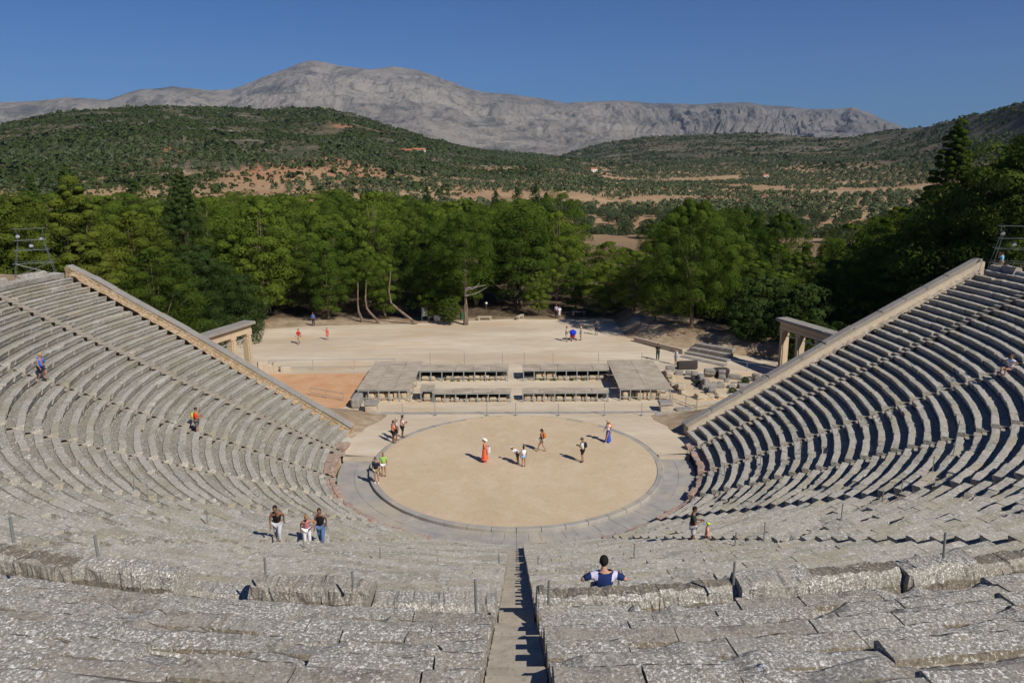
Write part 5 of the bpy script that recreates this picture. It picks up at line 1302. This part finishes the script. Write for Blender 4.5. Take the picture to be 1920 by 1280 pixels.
        q.build('hair', cmat(hair), o, True)
    if hat:
        col, kind_ = hat; q = MB(); ht = hc+HM @ Vector((0, -.005, .055))*k
        q.ell(ht, (.097*k, .115*k, .085*k), 14, 8, 0, HM)
        if kind_ == 'brim': q.ell(ht+HM @ Vector((0, 0, -.01))*k, (.20*k, .21*k, .014*k), 18, 6, 0, HM)
        if kind_ == 'cap': q.ell(ht+HM @ Vector((0, .12, -.01))*k, (.07*k, .085*k, .012*k), 12, 6, 0, HM)
        q.build('hat', cmat(col), o, True)
    if bag:
        col, side = bag; c = J['che']+Vector((0, -.20*k, -.06*k))
        q = MB(); q.ell(c, (.155*k, .10*k, .21*k), 14, 10); q.ell(c+Vector((0, -.06, -.08))*k, (.11*k, .07*k, .09*k), 10, 8)
        bo = q.build('backpack', cmat(col), None, True); bo.matrix_world = Matrix.Translation(loc) @ Matrix.Rotation(R_(face), 4, 'Z')
        tag(bo, side, 'backpack')
        for s in (-1, 1):
            q = MB(); q.chain([J['shL' if s < 0 else 'shR']*.0+Vector((s*.10*k, -.13*k+J['che'].y, J['che'].z+.08*k)), Vector((s*.11*k, J['che'].y+.0, J['che'].z+.175*k)), Vector((s*.11*k, J['che'].y+.145*k, J['che'].z+.02*k)), Vector((s*.12*k, J['che'].y+.05*k, J['che'].z-.16*k))], [.022*k]*4, 6); q.build('strap', cmat(col), bo, True)
    return o, J, k
def ground_p(u, v): x, y = at(u, v); return (x, y, .006)
def seat_p(u, v, stair=False):
    x, y, z = cone_at(u, v); R = math.hypot(x, y)
    ang = math.atan2(x, -y); k = int((R-R0)/PITCH)
    if stair:
        th = min(STAIRS, key=lambda a: abs(a-ang)); best = None
        if abs(u-525) < 90: th = STAIRS[4]
        for q in range(0, 480):
            R = R0+.1+q*.05; kk = int((R-(R0-.05))/((PITCH*33+.8)/68)); xx, yy = (float(c_) for c_ in cur(R, th)); zz_ = .03+RISE/2*kk+.01
            pu, pv_ = proj(xx, yy, zz_); e = (pu-u)**2*4+(pv_-v)**2
            if best is None or e < best[0]: best = (e, xx, yy, zz_)
        return best[1:]
    return (x, y, Z0+RISE*max(0, k)+.01)
def carried(name, label, cat, mb, mat, loc, face, smooth=False):
    ob = mb.build(name, mat, None, smooth); ob.matrix_world = Matrix.Translation(loc) @ Matrix.Rotation(R_(face), 4, 'Z'); return tag(ob, label, cat)

p = ground_p(909, 866)
o, J, k = person('woman in a long orange red sundress and white hat walking on the sand', p, -95, 1.70, 'phone', SKIN, (.12, .07, .04), .05, (.75, .13, .06), 0, (.75, .13, .06), 'dress', (.6, .12, .08), hat=((.85, .83, .78), 'brim'))
b = MB(); b.box((0.12, .36, .98), (.32, .10, .36)); b.tube((0.02, .36, 1.15), (.10, .33, 1.22), .01); b.tube((.24, .36, 1.15), (.10, .33, 1.22), .01); carried('shopping_bag', 'white bag held by the woman in the orange dress', 'bag', b, cmat((.8, .8, .82)), p, -95)
p = ground_p(982, 875)
person('girl in a white vest and pale blue shorts standing mid circle', p, 15, 1.52, 'stand', SKIN2, (.06, .03, .015), .12, (.80, .82, .84), 0, (.25, .45, .62), 'short', (.35, .2, .12))
p = ground_p(971, 869)
person('bending child in white with a white hat beside the girl mid circle', p, 60, 1.40, 'stand', SKIN3, (.05, .03, .02), 0, (.80, .80, .80), .5, (.12, .11, .10), 'shorts', hat=((.85, .83, .75), 'brim'), lean=1.05)
p = ground_p(1016, 846)
person('dark haired woman in white top and black waistcoat walking left across the sand', p, 75, 1.68, 'walk', SKIN2, (.05, .025, .015), .06, (.06, .05, .05), 0, (.55, .52, .45), 'short', (.35, .28, .2), bag=((.55, .16, .03), 'orange and black backpack on the woman walking left'))
p = ground_p(1092, 866)
o, J, k = person('man in grey cap and white shirt holding a camera on the sand', p, 70, 1.76, 'phone', SKIN2, (.05, .04, .03), 0, (.72, .74, .76), .5, (.02, .02, .022), 'shorts', (.03, .03, .03), hat=((.12, .13, .14), 'cap'), bag=((.015, .015, .018), 'black backpack on the man in the grey cap'))
b = MB(); b.box((0, .37, 1.22), (.13, .07, .09)); b.tube((0, .38, 1.22), (0, .47, 1.22), .035); carried('camera', 'black camera held by the man in the grey cap', 'camera', b, cmat((.02, .02, .02)), p, 70)
p = ground_p(1140, 829)
person('woman in straw hat, white top and long royal blue skirt near the kerb', p, 120, 1.68, 'walk', SKIN2, (.08, .04, .02), .06, (.80, .80, .82), .3, (.05, .10, .52), 'skirt', (.5, .45, .4), hat=((.55, .38, .2), 'brim'), bag=((.80, .16, .04), 'orange red backpack on the woman in the blue skirt'))
p = ground_p(738, 830)
person('person in salmon shirt and black shorts reading with head bowed at the kerb', p, -60, 1.72, 'phone', SKIN3, (.06, .04, .03), 0, (.78, .28, .20), .5, (.02, .02, .025), 'shorts', (.1, .08, .07))
p = ground_p(744, 825)
person('person in pale beige shirt and cap between the two pink shirts', p, -70, 1.72, 'stand', SKIN2, (.3, .25, .2), 0, (.50, .46, .42), .5, (.02, .02, .025), 'shorts', (.25, .15, .1), hat=((.5, .4, .32), 'cap'))
p = ground_p(755, 820)
person('person in pale pink shirt and black shorts looking at a phone', p, -65, 1.70, 'phone', SKIN3, (.03, .02, .02), 0, (.80, .56, .50), .5, (.02, .02, .025), 'shorts', (.06, .05, .05))
p = ground_p(707, 906); p = (p[0], p[1], .05)
person('man in navy tee and khaki shorts looking down on the kerb', p, 170, 1.76, 'stand', SKIN2, (.03, .02, .015), 0, (.02, .025, .045), .5, (.45, .36, .25), 'shorts', (.75, .75, .78), lean=.16)
p = ground_p(720, 893)
person('woman in lime green tee and white shorts seen from behind', p, 5, 1.68, 'stand', SKIN2, (.30, .17, .07), .02, (.30, .55, .10), .45, (.80, .80, .80), 'short', (.3, .15, .1))
p = ground_p(561, 645)
person('man in red tee and beige shorts walking on the forecourt', p, 160, 1.76, 'walk', SKIN2, (.04, .03, .02), 0, (.62, .03, .03), .5, (.45, .38, .27), 'shorts')
p = ground_p(614, 637)
person('child in red top and pink shorts pointing on the forecourt', p, 180, 1.45, 'point', SKIN2, (.06, .04, .02), 0, (.75, .07, .04), 0, (.80, .20, .22), 'shorts', name='child')
p = ground_p(588, 611)
person('person in blue top under the trees at the far left of the forecourt', p, 180, 1.72, 'stand', SKIN3, (.03, .02, .02), 0, (.08, .14, .45), .5, (.03, .03, .05), 'trousers')
p = ground_p(1062, 640)
person('man in grey shirt and pale shorts left of the blue pushchair', p, -100, 1.75, 'phone', SKIN2, (.08, .06, .04), 0, (.42, .43, .42), .5, (.50, .48, .42), 'shorts')
p = ground_p(1089, 638)
person('long haired blonde woman in white right of the blue pushchair', p, 100, 1.66, 'stand', SKIN2, (.55, .36, .14), .25, (.75, .75, .78), 0, (.65, .65, .68), 'short')
p = ground_p(1118, 628)
person('man in dark blue shirt standing in the big shadow', p, 180, 1.76, 'camera', SKIN3, (.02, .02, .02), 0, (.02, .05, .10), .5, (.02, .02, .03), 'shorts')
p = ground_p(1043, 595)
person('person in pale lilac shirt under the trees by the bench', p, 180, 1.72, 'stand', SKIN3, (.03, .02, .02), 0, (.42, .36, .5), .5, (.04, .04, .05), 'trousers')
p = ground_p(1049, 597)
person('woman in white shirt and skirt under the trees by the bench', p, 180, 1.62, 'walk', SKIN2, (.05, .03, .02), .1, (.80, .78, .80), .4, (.70, .68, .70), 'kneeskirt')
p = ground_p(1233, 675)
person('man in black tee and dark green trousers near the low wall', p, 170, 1.78, 'phone', SKIN3, (.03, .02, .02), 0, (.02, .02, .02), .5, (.015, .05, .035), 'trousers')
p = ground_p(1267, 684)
person('man in pale blue shirt raising a camera by the dark slab', p, 120, 1.72, 'camera', SKIN2, (.08, .04, .02), 0, (.55, .60, .75), .5, (.50, .50, .55), 'shorts')
p = seat_p(81, 712, True)
o, J, k = person('blonde shirtless man with a blue towel climbing the upper left stair', p, 250, 1.76, 'climb', SKIN2, (.50, .34, .15), 0, None, 0, (.015, .02, .05), 'shorts', lean=.12)
b = MB(); b.chain([(-.17, .13, 1.18), (-.15, .12, 1.36), (-.10, .0, 1.50), (.10, -.02, 1.50), (.16, .13, 1.34), (.15, .17, 1.08), (.05, .2, 1.05)], [.06, .06, .05, .05, .06, .08, .06], 8); carried('towel', 'bright blue towel over the shoulders of the shirtless man', 'towel', b, cmat((.02, .12, .70)), p, 250, True)
p = seat_p(371, 814, True)
person('man in red tee with a yellow backpack standing on the left stair', p, -80, 1.76, 'phone', SKIN2, (.04, .025, .02), 0, (.72, .045, .02), .5, (.14, .14, .15), 'shorts', bag=((.55, .45, .10), 'yellow green backpack on the man in the red tee'))
p = seat_p(523, 1023, True); p = (p[0], p[1], p[2]+.10)
person('man in black sleeveless shirt and pale grey trousers climbing with head bowed', p, 188, 1.74, 'climb', SKIN3, (.02, .015, .01), 0, (.012, .012, .014), 0, (.48, .49, .52), 'trousers', (.2, .1, .06), lean=.36)
p = seat_p(577, 1023, True)
person('blonde woman in pink top and white trousers climbing the stair', p, 200, 1.62, 'elbows', SKIN2, (.32, .18, .07), .1, (.80, .32, .36), 0, (.80, .78, .82), 'trousers', (.5, .4, .4), lean=.5)
person('dark haired woman in black top and jeans behind the woman in pink', (p[0]+.50, p[1]+.25, p[2]-.05), 185, 1.66, 'walk', SKIN3, (.03, .015, .01), .18, (.012, .012, .014), 0, (.09, .16, .34), 'trousers', lean=.15)
p = seat_p(1298, 1020, True)
person('man in dark tee and white shorts beside the child on the right stair', p, -100, 1.80, 'phone', SKIN3, (.02, .015, .01), 0, (.04, .045, .045), .5, (.62, .62, .66), 'shorts')
person('small child in lime cap and pink clothes holding on at the right stair', (p[0]+.55, p[1]-.25, p[2]+.02), -100, 1.18, 'stand', SKIN, (.3, .2, .1), 0, (.72, .36, .28), .4, (.75, .42, .34), 'trousers', hat=((.45, .75, .06), 'cap'), name='child')
# seated man on the throne row
dx, dy, dz = pixdir(1135, 1090)
xs, ys_ = 1.74, -36.40; zs = zT-.86
person('seated man seen from behind in blue and white shirt with elbows propped on the back', (xs, ys_-.12, zs), 0, 1.78, 'sit', SKIN, (.012, .010, .010), 0, (.012, .03, .12), .5, (.1, .1, .12), 'shorts', stripes=lambda c: (abs(c.x) > .15 and abs(c.x) < .25 and c.z > 1.28 and c.y < .02))
p = seat_p(1893, 702)
person('woman in white top sitting down on the upper right rows', (p[0], p[1], p[2]-.45), 100, 1.66, 'sit', SKIN2, (.10, .05, .02), .1, (.72, .72, .80), .3, (.1, .1, .2), 'short')
x, y = at(1876, 504, 11.9)
person('person in light blue top at the foot of the right light tower', (x, y, ZD), 40, 1.70, 'camera', SKIN2, (.08, .04, .03), 0, (.16, .42, .62), .4, (.35, .2, .14), 'shorts')
# pushchair
x, y, _ = ground_p(1074, 638)
o = thing('pushchair', 'pushchair with a bright blue hood between the grey man and the blonde woman', 'pushchair', (x, y, 0), .3)
b = MB(); b.ell((0, 0, .95), (.42, .42, .34), 14, 8); b.build('hood', cmat((.01, .04, .60)), o, True)
b = MB(); b.ell((0, .1, .5), (.3, .35, .22), 12, 8); b.build('seat', cmat((.35, .02, .03)), o, True)
b = MB()
for s in (-1, 1): b.tube((s*.25, -.35, .12), (s*.22, .45, 1.05), .018); b.tube((s*.25, .35, .12), (s*.22, -.2, .7), .018)
b.tube((-.22, .45, 1.05), (.22, .45, 1.05), .02); b.build('frame', M['steel'], o)
for sx in (-.28, .28):
    for sy in (-.35, .35): b = MB(); b.tube((sx-.02, sy, .13), (sx+.02, sy, .13), .13, n=14); b.build('wheel', M['lamp'], o)

# ------------------------------------------------------------------ air
hz = MB(); hz.box((0, 4500, 640), (26000, 13000, 1400))
hm = bpy.data.materials.new('haze'); hm.use_nodes = True; hn = hm.node_tree; hn.nodes.remove(hn.nodes['Principled BSDF'])
pv = hn.nodes.new('ShaderNodeVolumePrincipled'); pv.inputs['Color'].default_value = (.50, .68, 1, 1); pv.inputs['Density'].default_value = 3.4e-5
hn.links.new(pv.outputs[0], hn.nodes['Material Output'].inputs['Volume'])
tag(hz.build('haze', hm), 'thin blue air between the viewer and the mountains', 'haze', kind='stuff')
